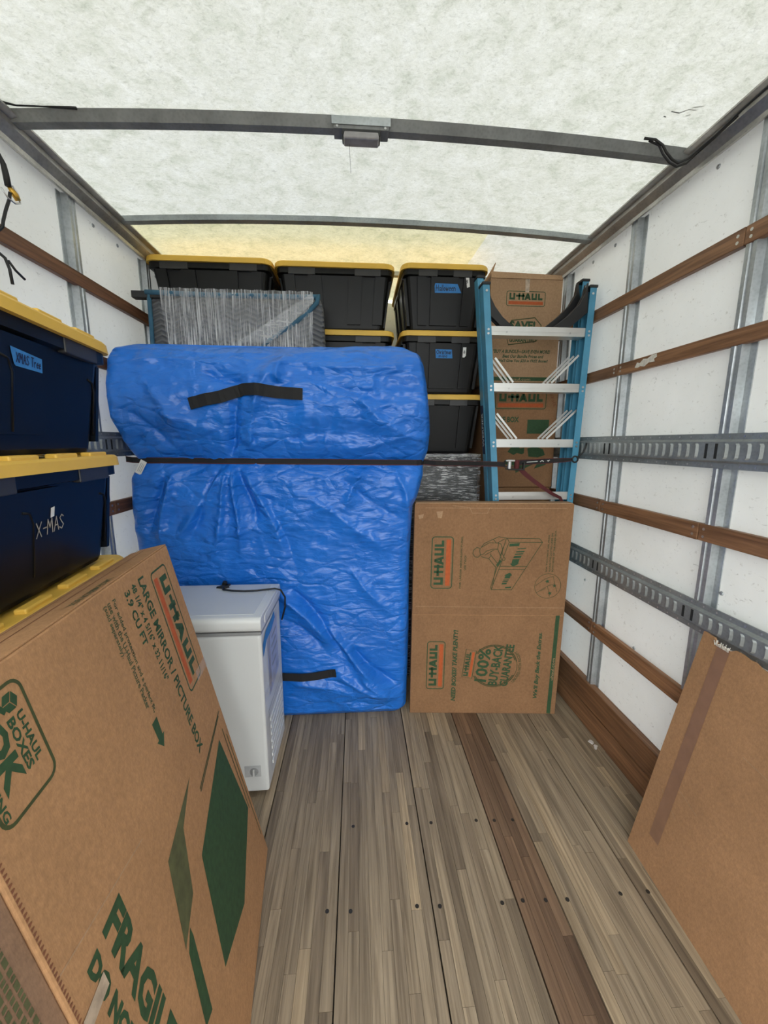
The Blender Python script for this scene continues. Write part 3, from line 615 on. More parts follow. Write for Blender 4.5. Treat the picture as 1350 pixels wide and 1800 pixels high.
polys_each('drawing_star', [[pq(x + (r if k % 2 else r*.45)*math.cos(k*.63), y + (r if k % 2 else r*.45)*math.sin(k*.63)) for k in range(10)] for x, y, r in ((1060,725,30),(1150,782,26),(1100,880,28))], fp, 'ink_green', sb)
lines_each('tear_mark', [[(.06, 1.205), (.80, 1.205)], [(.20, 1.218), (.29, 1.208), (.305, 1.178), (.385, 1.178), (.397, 1.21)], [(.02, .655), (.83, .650)]], .0022, fp, 'cardboard_pale', sb, .0005)
polys_each('glue_mark', [[(.02, 1.165), (.05, 1.172), (.045, 1.150), (.025, 1.145)], [(.115, 1.185), (.15, 1.188), (.145, 1.15), (.125, 1.152)]], fp, 'cardboard_pale', sb, .0005)
lines_each('fold_line', [[(.0, SMID), (SW, SMID)]], .003, fp, 'cardboard_lighter', sb, .0004)

# ================================================================== RIGHT PLAIN CARDBOARD SHEET
q0 = V((1.049, 1.235, 0)); q1 = V((1.016, .60, 0)); ed = (q1 - q0).normalized(); topc = V((1.226, 1.237, .885)); up = (topc - q0); up = (up - ed*up.dot(ed)); Lh = up.length; up.normalize(); nn = -up.cross(ed).normalized()
cs = thing('cardboard_sheet', 'plain torn cardboard sheet leaning on the slatted wall', 'cardboard', tuple(q0))
Ls = .86; npt = 40; top = []
for i in range(npt + 1):
    t = i/npt; x = Ls*t; h = Lh + .003*math.sin(t*9) + random.uniform(-.004, .004) - .05*t
    if .05 < x < .11: h -= .008 + random.uniform(0, .006)
    top.append((x, h))
poly = [(0, 0), (Ls, 0)] + top[::-1]
pts = [q0 + ed*a + up*b for a, b in poly]
MB().prism(pts, nn*0, -nn*.009).build('sheet', 'cardboard_tan', cs)
fc = Frame(q0 + up*0, ed, up)
if fc.n.dot(nn) < 0: fc.n = -fc.n
polys('tape_strip', [[(.065, Lh - .008), (.112, Lh - .015), (.115, Lh*.55), (.118, .12), (.072, .12), (.068, Lh*.55)]], fc, 'packing_tape', cs, .0008)
mb = MB()
for i in range(26):
    x = random.uniform(.052, .108); mb.tube([q0 + ed*x + up*(Lh - .022) + nn*.001, q0 + ed*(x + random.uniform(-.006, .006)) + up*(Lh - .008 + random.uniform(-.006, .006)) + nn*.003], .0012, 4)
tag(mb.build('torn_fibres', 'paint_white', cs), kind='stuff')
lines_each('crease', [[(.10, .36), (.20, .34)], [(.26, .62), (.60, .60)], [(.06, .30), (.14, .26)]], .0025, fc, 'cardboard_pale', cs, .0005)

# ================================================================== TOTES
def make_tote(name, label, Lt, Wt, Ht, body_mat, kind, group):
    r = thing(name, label, 'tote', (0, 0, 0), group)
    hb = Ht - .042
    def ring(l, w, z, rad=.035): return [V((x, y, z)) for x, y in rrect(l, w, rad, 4)]
    mb = MB(); mb.loft([ring(Lt - .14, Wt - .125, 0), ring(Lt - .132, Wt - .117, .012), ring(Lt - .062, Wt - .062, hb - .03), ring(Lt - .060, Wt - .060, hb - .03), ring(Lt - .03, Wt - .03, hb - .026), ring(Lt - .03, Wt - .03, hb + .01)])
    body = mb.build('tote_body', body_mat, r, local=True)
    yb = lambda z: (Wt - .117)/2 + (z - .012)/(hb - .042)*.0275; xb = lambda z: (Lt - .132)/2 + (z - .012)/(hb - .042)*.035
    za, zb_ = .03, hb - .034
    def rib_long(x, s, w, xt=None, d=.012, z0=za, z1=zb_):
        xt = x if xt is None else xt; q = []
        for dd in (-.004, d):
            for z, xx in ((z0, x), (z1, xt)): q += [V((xx - w/2, s*(yb(z) + dd), z)), V((xx + w/2, s*(yb(z) + dd), z))]
        MB().hexa([q[0], q[1], q[3], q[2], q[4], q[5], q[7], q[6]]).build('rib', body_mat, r, local=True)
    def rib_short(y, s, w, yt=None, d=.012, z0=za, z1=zb_):
        yt = y if yt is None else yt; q = []
        for dd in (-.004, d):
            for z, yy in ((z0, y), (z1, yt)): q += [V((s*(xb(z) + dd), yy - w/2, z)), V((s*(xb(z) + dd), yy + w/2, z))]
        MB().hexa([q[0], q[1], q[3], q[2], q[4], q[5], q[7], q[6]]).build('rib', body_mat, r, local=True)
    if kind == 'rear':
        for s in (-1, 1):
            for x, xt, w in ((-.245, -.262, .055), (-.105, -.118, .075), (.105, .118, .075), (.245, .262, .055)): rib_long(x*Lt/.7, s, w, xt*Lt/.7)
            for y, yt, w in ((-.125, -.135, .05), (0, 0, .16), (.125, .135, .05)): rib_short(y, s, w, yt)
    else:
        for s in (-1, 1):
            rib_long(.10, s, .30, .115, .011, .045, zb_); rib_long(.32, s, .05, .335, .011, .045, zb_)
            # arched grooves standing as raised loops
            for x0 in (-.26, .30, .08):
                zt = hb*.72; pts = [(x0 - .02, za + .02), (x0 - .024, zt - .03), (x0 - .012, zt - .005), (x0 + .012, zt)]
                MB().tube([V((x, s*(yb(z) + (.010 if x0 > -.06 else .0)), z)) for x, z in pts], .0035, 6).build('rib', body_mat, r, local=True)
            rib_short(0, s, .16, 0); rib_short(-.13, s, .04, -.14); rib_short(.13, s, .04, .14)
    for s in (-1, 1):
        for x in (-.19, .19): MB().box((x*Lt/.7 - .075, min(s*(Wt/2 - .032), s*(Wt/2 - .012)), hb - .034), (x*Lt/.7 + .075, max(s*(Wt/2 - .032), s*(Wt/2 - .012)), hb + .004)).build('latch', 'latch_grey', r, bevel=.003, local=True)
        for y in (-.10, .10): MB().box((min(s*(Lt/2 - .032), s*(Lt/2 - .012)), y - .055, hb - .034), (max(s*(Lt/2 - .032), s*(Lt/2 - .012)), y + .055, hb + .004)).build('latch', 'latch_grey', r, bevel=.003, local=True)
    # lid with stiffened rim and raised stacking blocks
    mb = MB(); mb.loft([ring(Lt - .016, Wt - .016, hb + .002, .05), ring(Lt, Wt, hb + .002, .055), ring(Lt - .004, Wt - .004, Ht - .016, .055), ring(Lt - .016, Wt - .016, Ht - .010, .05), ring(Lt - .085, Wt - .085, Ht - .010, .03), ring(Lt - .095, Wt - .095, Ht - .014, .03)], smooth=False)
    lid = mb.build('lid', 'lid_yellow', r, local=True)
    nb = 4 if kind == 'side' else 0
    for s in (-1, 1) if nb else ():
        for i in range(nb):
            x = (i - (nb - 1)/2)*(Lt - .10)/nb
            MB().box((x - .045, min(s*(Wt/2 - .040), s*(Wt/2 - .014)), Ht - .014), (x + .045, max(s*(Wt/2 - .040), s*(Wt/2 - .014)), Ht)).build('stacking_block', 'lid_yellow', lid, bevel=.004, local=True)
        for i in range(2):
            y = (i - .5)*(Wt - .16)/2
            MB().box((min(s*(Lt/2 - .040), s*(Lt/2 - .014)), y - .045, Ht - .012), (max(s*(Lt/2 - .040), s*(Lt/2 - .014)), y + .045, Ht)).build('stacking_block', 'lid_yellow', lid, bevel=.004, local=True)
    return r, yb, xb
TL, TW, THt = .685, .51, .357
BZ = 1.481
GR = 'black totes stacked at the front wall'
t0, yb, xb = make_tote('storage_tote', 'topmost black tote with yellow lid beside the side wall, above the grey blanket', TL, TW, THt, 'tote_black', 'rear', GR)
LXc, LYc = -1.147 + TL/2, 2.405 + TW/2
t0.location = (LXc, LYc, BZ + 2*THt)
clone_src = t0
for k in range(2):
    clone(t0, (LXc, LYc, BZ + k*THt), 0, ['black tote at the bottom of the stack hidden behind the grey blanket', 'black tote in the middle of the stack hidden behind the grey blanket'][k], GR)
MXc = -.459 + TL/2
for k, lab in enumerate(('black tote at the bottom of the centre stack behind the blue mattress bag', 'black tote whose yellow lid peeks just above the blue mattress bag', 'black tote with yellow lid on top of the centre stack, right of the grey blanket')):
    clone(t0, (MXc, 2.425 + TW/2, BZ + k*THt), 0, lab, GR)
RXc, RYc = .257 + TW/2, 2.40 + TL/2
rt = []
for k, lab in enumerate(('black tote without a label at the bottom of the stack beside the ladder', 'black tote with a two-line blue tape label, middle of the stack beside the ladder', 'black tote with Halloween on blue tape, topmost beside the ladder')):
    rt.append(clone(t0, (RXc, RYc, BZ + k*THt), math.pi/2, lab, GR))
def side_frame(root_xy_h, s, z, x, short=True):
    pass
# labels on the two upper totes of that stack: local -X end faces the camera (rotated by 90 degrees)
def end_frame(z): # frame on local -X ... after rz=90deg local -X looks to world -Y; local Y -> world -X
    zz0, zz1 = .03, THt - .08; a = V((-(xb(zz0)), 0, zz0)); b = V((-(xb(zz1)), 0, zz1)); u = (b - a).normalized()
    return Frame(V((-xb(z) , 0, z)), V((0, -1, 0)), u)
for tt, tape, stick, k in ((rt[2], [(-.056, -.024), (-.060, .010), (-.056, .026), (.074, .024), (.078, .016), (.098, -.022)], [(.118, .066), (.138, .068), (.146, .012), (.130, .006)], 0),
                           (rt[1], [(-.042, -.024), (-.046, .026), (.052, .024), (.058, -.024)], [(.118, .038), (.138, .038), (.138, -.008), (.130, -.018), (.118, -.018)], 1)):
    fe = end_frame(.225)
    polys('tape_label', [tape], fe, 'painters_tape', tt, .0126, True); polys('number_sticker', [stick], fe, 'sticker', tt, .0126, True)
    if k == 0: hand('tape_writing', 'Halloween', fe, -.050, -.014, .115, .032, .003, 'ink_black', tt, True, .02, .0133)
    else:
        hand('tape_writing', 'Christmas', fe, -.040, -.001, .092, .022, .0028, 'ink_black', tt, True, 0, .0133); hand('tape_writing', 'misc', fe, -.025, -.019, .055, .015, .0025, 'ink_black', tt, True, 0, .0133)
    hand('number', '8', fe, .122, .030 if k == 0 else .004, .010, .016, .0025, 'ink_black', tt, True, 0, .0133)

# side stack
SL, SWd, SHt = .70, .40, .32
GS = 'black totes stacked along the side wall'
s0, yb2, xb2 = make_tote('storage_tote', 'dark tote with blue tape reading Xmas Tree, topmost of the side wall stack', SL, SWd, SHt, 'tote_navy', 'side', GS)
RZs = math.atan2(-.9925, .1222)
dx, dy = .1222, -.9925; ex, ey = .9925, .1222
def stack_at(cx_, cy_): return (cx_ + SL/2*dx - SWd/2*ex, cy_ + SL/2*dy - SWd/2*ey)
tops = [(-.724, 1.300, 1.834), (-.730, 1.302, 1.515), (-.742, 1.298, 1.195), (-.740, 1.298, .875)]
xy = [stack_at(a, b) for a, b, _ in tops]
s1 = clone(s0, (*xy[1], tops[1][2] - SHt), RZs, 'dark tote with X-MAS chalked on its side, second in the side wall stack', GS)
s2 = clone(s0, (*xy[2], tops[2][2] - SHt), RZs, 'dark tote whose yellow lid shows behind the leaning picture carton', GS)
s3 = clone(s0, (*xy[3], tops[3][2] - SHt), RZs, 'dark tote hidden behind the leaning picture carton', GS)
s0.location = (*xy[0], tops[0][2] - SHt); s0.rotation_euler = (0, 0, RZs)
bc = thing('moving_carton', 'plain brown carton on the floor under the side wall totes', 'carton', (xy[3][0], xy[3][1], 0))
bc.rotation_euler = (0, 0, RZs)
MB().box((-.30, -.19, 0), (.30, .19, .552)).build('carton_body', 'cardboard', bc, bevel=.004, local=True)
MB().box((-.30, -.03, .552), (.30, .03, .5535)).build('tape_strip', 'packing_tape', bc, local=True)
def long_frame(x, z):
    zz0, zz1 = .03, SHt - .08; a = V((0, yb2(zz0), zz0)); b = V((0, yb2(zz1), zz1)); u = (b - a).normalized()
    return Frame(V((x, yb2(z), z)), V((-1, 0, 0)), u)
fl_ = long_frame(.06, .205)
polys('tape_label', [[(-.046, .008), (-.038, -.013), (-.033, -.017), (.052, -.016), (.050, .014), (-.049, .019)]], fl_.sub(.045, -.004, -.03), 'painters_tape', s0, .0122, True)
hand('tape_writing', 'XMAS Tree', fl_.sub(.045, -.004, -.03), -.033, -.009, .078, .019, .0022, 'ink_navy', s0, True, 0, .0135)
fl2 = long_frame(.03, .165)
hand('chalk_writing', 'X-MAS', fl2, -.02, -.028, .105, .034, .0028, 'chalk', s1, True, .05, .0122)
polys('sticker', [[(.030, .010), (.044, .012), (.046, .035), (.032, .033)]], fl2, 'sticker', s1, .0122, True)

# ================================================================== WRAPPED FURNITURE CARRYING THE TOTES
wf_ = thing('wrapped_cabinet', 'black cabinet in clear stretch film under the totes beside the ladder', 'cabinet', (-.2, 2.75, 0))
MB().box((-1.10, 2.40, 0), (.748, 3.18, BZ - .004)).build('cabinet_body', 'wrapped_black', wf_, bevel=.012)
mb = MB(); nxx, nzz = 60, 40; vs = []
for j in range(nzz + 1):
    for i in range(nxx + 1):
        x = -1.108 + 1.866*i/nxx; z = .01 + (BZ - .012)*j/nzz
        vs.append((x, 2.392 - .004*abs(math.sin(x*43 + z*29)) - .003*abs(math.sin(x*17 - z*61)), z))
mb.add(vs, [(j*(nxx+1)+i, j*(nxx+1)+i+1, (j+1)*(nxx+1)+i+1, (j+1)*(nxx+1)+i) for j in range(nzz) for i in range(nxx)], True)
mb.build('stretch_film', 'film_diagonal', wf_, recalc=False)
MB().add([(.754, 2.39, .01), (.754, 3.18, .01), (.754, 3.18, BZ - .002), (.754, 2.39, BZ - .002)], [(0, 1, 2, 3)]).build('stretch_film', 'film_diagonal', wf_, recalc=False)
MB().tube([(-1.10, 2.388, BZ - .014), (.752, 2.388, BZ - .014)], .010, 6).build('film_roll_edge', 'film_fold', wf_)

# ================================================================== BLANKETED PANEL
bl = thing('blanketed_headboard', 'tall panel in a grey quilted moving blanket behind the blue bag', 'panel', (-.63, 2.31, 0))
bx0, bx1, by0, by1, bz1 = -1.075, -.175, 2.265, 2.365, 2.315
def wob(x, z): return .006*math.sin(x*11 + z*3) + .004*math.sin(z*19 - x*5)
rings = []
for j in range(41):
    z = bz1*j/40; tp = max(0, (z - (bz1 - .03))/.03); ins = .018*tp*tp
    pts = rrect(bx1 - bx0 - 2*ins + .012*math.sin(z*7), by1 - by0 - 2*ins, .028, 5, (bx0 + bx1)/2, (by0 + by1)/2)
    ring = []
    for a, b in pts: ring.append(V((a, b + (wob(a, z) if b < by0 + .05 else 0), z)))
    rings.append(ring)
MB().loft(rings, smooth=True).build('moving_blanket', 'blanket_grey', bl)
MB().tube([(bx0 + .012 + .004*math.sin(z*9), by0 - .004, z) for z in np.linspace(.02, bz1 - .012, 14)], .011, 7).build('blanket_binding', 'binding_blue', bl)
MB().tube([(x, by0 - .006 + .002*math.sin(x*14), bz1 - .016 - .004*math.sin((x + 1.07)*3.5)) for x in np.linspace(bx0, bx1 - .012, 18)], .013, 7).build('blanket_binding', 'binding_blue', bl)
MB().tube([(bx1 - .022, by0 - .012, bz1 - .014), (bx1 - .030, by0 - .016, bz1 - .05), (bx1 - .09, by0 - .016, bz1 - .11), (bx1 - .17, by0 - .014, bz1 - .165), (bx1 - .27, by0 - .012, bz1 - .23), (bx1 - .36, by0 - .010, bz1 - .30)], .012, 7).build('blanket_binding', 'binding_blue', bl)
MB().hexa([V(p) for p in ((bx1 - .36, by0 - .002, bz1 - .33), (bx1 - .005, by0 - .002, bz1 - .33), (bx1 - .005, by0 + .01, bz1 - .33), (bx1 - .36, by0 + .01, bz1 - .33), (bx1 - .03, by0 - .004, bz1 - .05), (bx1 - .004, by0 - .004, bz1 - .05), (bx1 - .004, by0 + .01, bz1 - .05), (bx1 - .03, by0 + .01, bz1 - .05))]).build('blanket_fold', 'blanket_grey', bl)
mb = MB(); vs = []; fx0, fx1 = -1.0, -.225
for j in range(13):
    for i in range(61):
        t = i/60; z = 1.60 + (bz1 + .004 - 1.60)*j/12; x = (fx0 + .06*(1 - j/12)) + (fx1 - fx0 - .075*(1 - j/12))*t
        vs.append((x, by0 - .022 - .005*math.sin(t*61) - .003*math.sin(t*143 + 1), z))
mb.add(vs, [(j*61+i, j*61+i+1, (j+1)*61+i+1, (j+1)*61+i) for j in range(12) for i in range(60)], True)
mb.build('stretch_film', 'film_streaks', bl, recalc=False)
MB().add([V(p) for p in ((-.62, by0 - .032, 2.06), (-.45, by0 - .032, 2.06), (-.215, by0 - .032, 2.27), (-.225, by0 - .032, 2.31))], [(0, 1, 2, 3)]).build('film_fold', 'film_fold', bl, recalc=False)
MB().box((-1.145, by0 - .012, 2.272), (-.99, by0 + .03, 2.306)).build('panel_foot', 'black_plastic', bl, bevel=.003)

# ================================================================== CARTONS BEHIND THE LADDER
CY = 2.40
def moving_carton(x0, x1, z0, z1, label, mat='cardboard_pale', flap=True):
    r = thing('moving_carton', label, 'carton', ((x0 + x1)/2, CY, z0), 'cartons stacked behind the ladder')
    MB().box((x0, CY, z0), (x1, CY + .46, z1)).build('carton_body', mat, r, bevel=.005)
    return r, Frame((0, CY, 0), (1, 0, 0), (0, 0, 1))
c3, f3 = moving_carton(.80, 1.215, 0, 1.268, 'tall plain carton at the bottom of the stack behind the ladder', 'cardboard')
c2, f2 = moving_carton(.795, 1.222, 1.270, 1.898, 'carton with green recycling arrows and OFFICE handwriting behind the ladder', 'cardboard')
c1, f1 = moving_carton(.772, 1.200, 1.90, 2.475, 'carton with SAVE tag print on top behind the ladder')
# loose top flaps of the upper carton
MB().hexa([V(p) for p in ((.775, CY - .004, 2.472), (1.198, CY - .004, 2.472), (1.198, CY, 2.472), (.775, CY, 2.472), (.775, CY + .02, 2.515), (1.198, CY + .02, 2.505), (1.198, CY + .024, 2.505), (.775, CY + .024, 2.515))]).build('top_flap', 'cardboard_pale', c1)
MB().hexa([V(p) for p in ((.774, CY + .02, 2.472), (.774, CY + .40, 2.472), (.778, CY + .40, 2.472), (.778, CY + .02, 2.472), (.80, CY + .02, 2.56), (.82, CY + .40, 2.54), (.824, CY + .40, 2.54), (.804, CY + .02, 2.56))]).build('top_flap', 'cardboard_pale', c1)
polys('tape_strip', [[(.978, 2.40), (1.0, 2.40), (1.002, 2.472), (.975, 2.472)]], f1, 'packing_tape_pale', c1, .001)
logo(f1, .868, 2.325, .232, .082, c1)
fg = f1.sub(.0, 0, 0)
tagp = [(.905, 2.25), (1.045, 2.268), (1.088, 2.225), (1.085, 2.165), (1.060, 2.132), (.893, 2.110), (.872, 2.18)]
outline('tag_outline', tagp, .006, f1, 'ink_olive', c1); polys('tag_ground', [tagp], f1, 'cardboard_pale', c1, .0003)
text('print', 'SAVE!', f1, .895, 2.200, .155, .046, 'ink_green', c1, .05)
text('print', 'GUARANTEED', f1, .898, 2.128, .16, .026, 'ink_green', c1, .04)
text('print', '"BUY A BUNDLE\u2014SAVE EVEN MORE!', f1, .806, 2.066, .345, .021, 'ink_green', c1, .03, .25)
text('print', 'Beat Our Bundle Prices and', f1, .862, 2.040, .25, .019, 'ink_green', c1, .03, .25)
text('print', "We'll Give You $20 in FREE Boxes!", f1, .836, 2.014, .305, .019, 'ink_green', c1, .03, .25)
polys('print_stripe', [[(.776, 1.910), (1.197, 1.910), (1.197, 1.932), (.776, 1.932)]], f1, 'ink_green', c1)
text('print', 'uhaul.com', f1, .91, 1.913, .13, .014, 'cardboard_pale', c1, .0, e=.0009)
logo(f2, .832, 1.745, .318, .105, c2)
text('print', 'LARGE BOX', f2, .80, 1.667, .186, .034, 'ink_green', c2, .04)
polys('print_block', [[(1.04, 1.60), (1.176, 1.60), (1.176, 1.684), (1.04, 1.684)]], f2, 'ink_green', c2)
hand('marker_writing', 'OFFICE', f2.sub(1.172, 1.85, -1.15), 0, -.012, .10, .016, .003, 'ink_brown', c2)
ar = [[(.925, 1.49), (.945, 1.515), (.985, 1.525), (1.005, 1.51), (1.03, 1.515), (1.03, 1.48), (1.015, 1.475), (.985, 1.482), (.965, 1.47)], [(1.05, 1.51), (1.10, 1.522), (1.15, 1.505), (1.165, 1.47), (1.12, 1.455), (1.06, 1.46)], [(.86, 1.42), (.97, 1.405), (.985, 1.36), (1.055, 1.395), (1.11, 1.42), (1.09, 1.445), (.96, 1.44)], [(1.10, 1.385), (1.175, 1.41), (1.165, 1.45), (1.12, 1.42)]]
polys_each('print_recycling', ar, f2, 'ink_green', c2)

# ================================================================== LADDER (upside down, feet up)
ld = thing('step_ladder', 'blue fibreglass step ladder standing upside down with aluminium steps', 'ladder', (1.0, 2.16, 0))
xl = lambda z: .871 - .0978*z; xr = lambda z: 1.179 + .0275*z     # outer faces
def rail(x_of, s, y0, dep, zt, mat='ladder_blue', name='side_rail'):
    # channel: web on the outer face, flanges pointing in; s = +1 for the rail whose inside is toward +X
    fw, t = .034, .0035; prof = [(0, 0), (fw, 0), (fw, t), (t, t), (t, dep - t), (fw, dep - t), (fw, dep), (0, dep)]
    rings = [[V((x_of(z) + s*a, y0 + b, z)) for a, b in prof] for z in (.0, zt)]
    return MB().loft(rings).build(name, mat, ld)
for (xf, s) in ((xl, 1), (xr, -1)):
    rail(xf, s, 2.122, .062, 2.335); rail(xf, s, 2.205, .055, 2.395)
    for y0, dep, zt in ((2.122, .062, 2.335), (2.205, .055, 2.395)):
        a, b = xf(zt) - s*.004, xf(zt) + s*.040
        MB().box((min(a, b), y0 - .005, zt - .002), (max(a, b), y0 + dep + .005, zt + .012)).build('foot_cap', 'black_plastic', ld, bevel=.003)
        MB().cyl((xf(zt - .03) + s*.018, y0, zt - .03), (0, -1, 0), .006, .003, 8).build('rivet', 'bright_steel', ld)
for zb_s in (2.095, 1.813, 1.520, 1.230, .94, .65, .36):
    x0, x1 = xl(zb_s) + .030, xr(zb_s) - .030
    prof = [(2.128, 0), (2.128, .044), (2.133, .044), (2.133, .005), (2.196, .005), (2.196, .030), (2.20, .030), (2.20, 0)]
    st = MB().prism([V((0, y, zb_s + z)) for y, z in prof], V((x0, 0, 0)), V((x1, 0, 0))).build('step', 'aluminium', ld)
    MB().box((x0, 2.1262, zb_s + .018), (x1, 2.1285, zb_s + .026)).build('step_groove', 'aluminium', st)
    for x in (x0 + .085, x1 - .085): MB().cyl((x, 2.128, zb_s + .016), (0, -1, 0), .0045, .003, 8).build('rivet', 'bright_steel', st)
    for xf, s in ((xl, 1), (xr, -1)):
        for dz in (.006, .026): MB().cyl((xf(zb_s) + s*.016, 2.122, zb_s + dz), (0, -1, 0), .006, .0025, 8).build('rivet', 'bright_steel', ld)
for zs, ll, rr_ in ((1.858, ((.835, 1.862), (.730, 1.985)), ((1.045, 1.862), (1.185, 2.005))), (1.565, ((.872, 1.567), (.755, 1.700)), ((1.040, 1.567), (1.200, 1.722)))):
    for k, yk in enumerate((2.140, 2.165, 2.19)):
        for (a, b) in (ll, rr_):
            sg = 1 if a[0] < .95 else -1
            MB().ribbon([(a[0] - .013*k, yk, a[1]), (b[0] - .013*k, yk, b[1])], (0, 0, 1) , .010, .004).build('brace', 'aluminium', ld)
# black plastic corner braces between the feet and the first step
def corner(pts_out, pts_in, y, th):
    poly = [V((x, y, z)) for x, z in pts_out] + [V((x, y, z)) for x, z in pts_in[::-1]]
    b = MB().prism(poly, V((0, 0, 0)), V((0, th, 0))).build('corner_brace', 'black_plastic', ld, bevel=.002)
    return b
for y, th in ((2.127, .018), (2.152, .016)):
    corner([(.674, 2.33), (.690, 2.275), (.715, 2.232), (.755, 2.185), (.812, 2.139)], [(.672, 2.205), (.695, 2.185), (.725, 2.160), (.748, 2.139)], y, th)
    corner([(1.198, 2.36), (1.188, 2.305), (1.163, 2.255), (1.11, 2.20), (1.030, 2.139)], [(1.208, 2.215), (1.19, 2.20), (1.16, 2.175), (1.118, 2.139)], y, th)
corner([(1.190, 2.39), (1.182, 2.33), (1.15, 2.275), (1.09, 2.215), (1.0, 2.145)], [(1.208, 2.30), (1.19, 2.26), (1.15, 2.21), (1.06, 2.145)], 2.21, .03)
frl = Frame((xl(1.50), 2.208, 1.50), (-.0978, 0, 1), (0, 1, 0))
polys('rail_badge', [[(-.02, .006), (.25, .006), (.25, .046), (-.02, .046)]], frl, 'ink_navy', ld, .0008)
text('rail_print', 'WERNER', frl, .02, .014, .19, .024, 'sticker', ld, .02, e=.0014)

# ================================================================== MATTRESS IN A BLUE BAG
mt = thing('bagged_mattress', 'mattress in a shiny blue plastic bag standing behind the white freezer', 'mattress', (-.4, 2.1, 0))
def lerp(z, tab):
    zs, vs_ = zip(*tab); return float(np.interp(z, zs, vs_))
XLt = [(0, -1.08), (.08, -1.11), (.8, -1.125), (1.2, -1.122), (1.36, -1.105), (1.455, -1.07), (1.52, -1.10), (1.65, -1.135), (1.80, -1.142), (1.90, -1.140), (1.96, -1.12), (1.985, -1.06)]
XRt = [(0, .264), (.04, .277), (.5, .283), (.88, .280), (1.1, .285), (1.22, .290), (1.27, .313), (1.38, .340), (1.44, .345), (1.50, .362), (1.6, .364), (1.75, .347), (1.9, .330), (1.95, .315), (1.985, .26)]
YFt = [(0, 2.045), (.04, 2.015), (.3, 2.0), (.9, 1.985), (1.25, 1.955), (1.38, 1.952), (1.425, 1.968), (1.455, 1.978), (1.485, 1.962), (1.55, 1.925), (1.65, 1.893), (1.74, 1.886), (1.82, 1.897), (1.90, 1.925), (1.95, 1.955), (1.985, 2.01)]
def vnoise(x, y, sx, sy, seed):
    r = np.random.RandomState(seed); g = r.rand(64, 64); u = x/sx + 100; v = y/sy + 100
    i = np.floor(u).astype(int); j = np.floor(v).astype(int); fu = u - i; fv_ = v - j; fu = fu*fu*(3 - 2*fu); fv_ = fv_*fv_*(3 - 2*fv_)
    G = lambda a, b: g[a % 64, b % 64]
    return (G(i, j)*(1-fu) + G(i+1, j)*fu)*(1-fv_) + (G(i, j+1)*(1-fu) + G(i+1, j+1)*fu)*fv_
def crumple(x, z):
    wx_ = x + .06*(vnoise(x, z, .12, .12, 1) - .5); wz = z + .06*(vnoise(x, z, .12, .12, 2) - .5)
    h = 0
    for k, (sx, sy, a) in enumerate(((.20, .13, .020), (.11, .07, .013), (.055, .036, .007), (.03, .02, .0032))):
        h = h + a*(1 - np.abs(2*vnoise(wx_, wz, sx, sy, 10 + k) - 1))
    return h
# big folds: (x0,z0,x1,z1, amplitude toward viewer, width)
FOLDS = [(-.62, 1.47, -.50, 1.80, -.022, .030), (-.52, 1.50, -.36, 1.93, .028, .042), (-.50, 1.53, -.42, 1.72, -.020, .022), (-.35, 1.80, -.33, 1.97, .020, .03), (-.95, 1.80, -.72, 1.55, .018, .05), (-1.06, 1.70, -.80, 1.48, -.014, .03), (-.90, 1.66, -.60, 1.60, .012, .04),
         (-.60, 1.43, -.95, 1.02, .022, .030), (-.64, 1.43, -.86, 1.05, -.020, .022), (-.60, 1.43, -.74, .95, .020, .026), (-.58, 1.43, -.60, .95, .024, .022), (-.56, 1.43, -.50, 1.10, -.016, .02), (-.53, 1.43, -.36, .95, .020, .032), (-.92, 1.42, -1.03, 1.05, -.018, .022), (-.88, 1.42, -.98, 1.0, .018, .025), (-.48, 1.35, -.30, .85, -.012, .03),
         (-.42, .78, -.10, .42, .030, .040), (-.36, .80, .0, .30, -.026, .032), (-.20, .58, .18, .14, .028, .040), (-.05, .45, .24, .16, -.020, .026), (-.40, .62, -.14, .40, -.016, .03), (-.15, .30, .20, .10, .018, .035), (.0, .28, .26, .06, .014, .03), (-.40, .25, .1, .12, .016, .05), (-.05, .9, .2, .6, .010, .03), (-.3, 1.30, .2, .98, .012, .04), (-.1, 1.38, .28, 1.12, -.010, .03), (.05, 1.42, -.1, 1.2, .012, .03), (.2, 1.42, .26, 1.15, .012, .025),
         (-.2, 1.86, .28, 1.90, .012, .02), (-.15, 1.80, .25, 1.72, -.010, .025), (.0, 1.75, .3, 1.50, .014, .04), (-.35, 1.55, .1, 1.60, -.010, .04), (-.1, 1.50, .3, 1.58, .012, .03), (-1.05, 1.88, -.6, 1.92, .012, .022), (-.7, 1.86, -.42, 1.78, -.010, .02)]
def disp(x, z):
    h = crumple(x, z)*(.42 + .58*np.clip((z - .9)/.6, 0, 1))*(.7 + .5*vnoise(x, z, .35, .3, 91))
    for x0, z0, x1, z1, a, w in FOLDS:
        dx_, dz_ = x1 - x0, z1 - z0; ll = math.hypot(dx_, dz_)
        t = ((x - x0)*dx_ + (z - z0)*dz_)/(ll*ll); d = ((x - x0)*(-dz_) + (z - z0)*dx_)/ll + .012*np.sin(t*5 + x0*9)
        win = np.clip(t*6, 0, 1)*np.clip((1 - t)*3, 0, 1); ww = w*(.55 + .7*np.clip(t, 0, 1))
        h = h + 1.9*a*win*np.exp(-np.abs(d/ww)**1.2)
    # the strap pulls the bag in
    return h - .012*np.exp(-((z - 1.448)/.035)**2)
nf, nb_, nz = 230, 26, 270
zs = np.concatenate([np.linspace(0, .12, 22)[:-1], np.linspace(.12, 1.9, nz - 46)[:-1], np.linspace(1.9, 1.985, 26)])
tf = np.linspace(0, 1, nf)
P_ = []
YB = 2.215
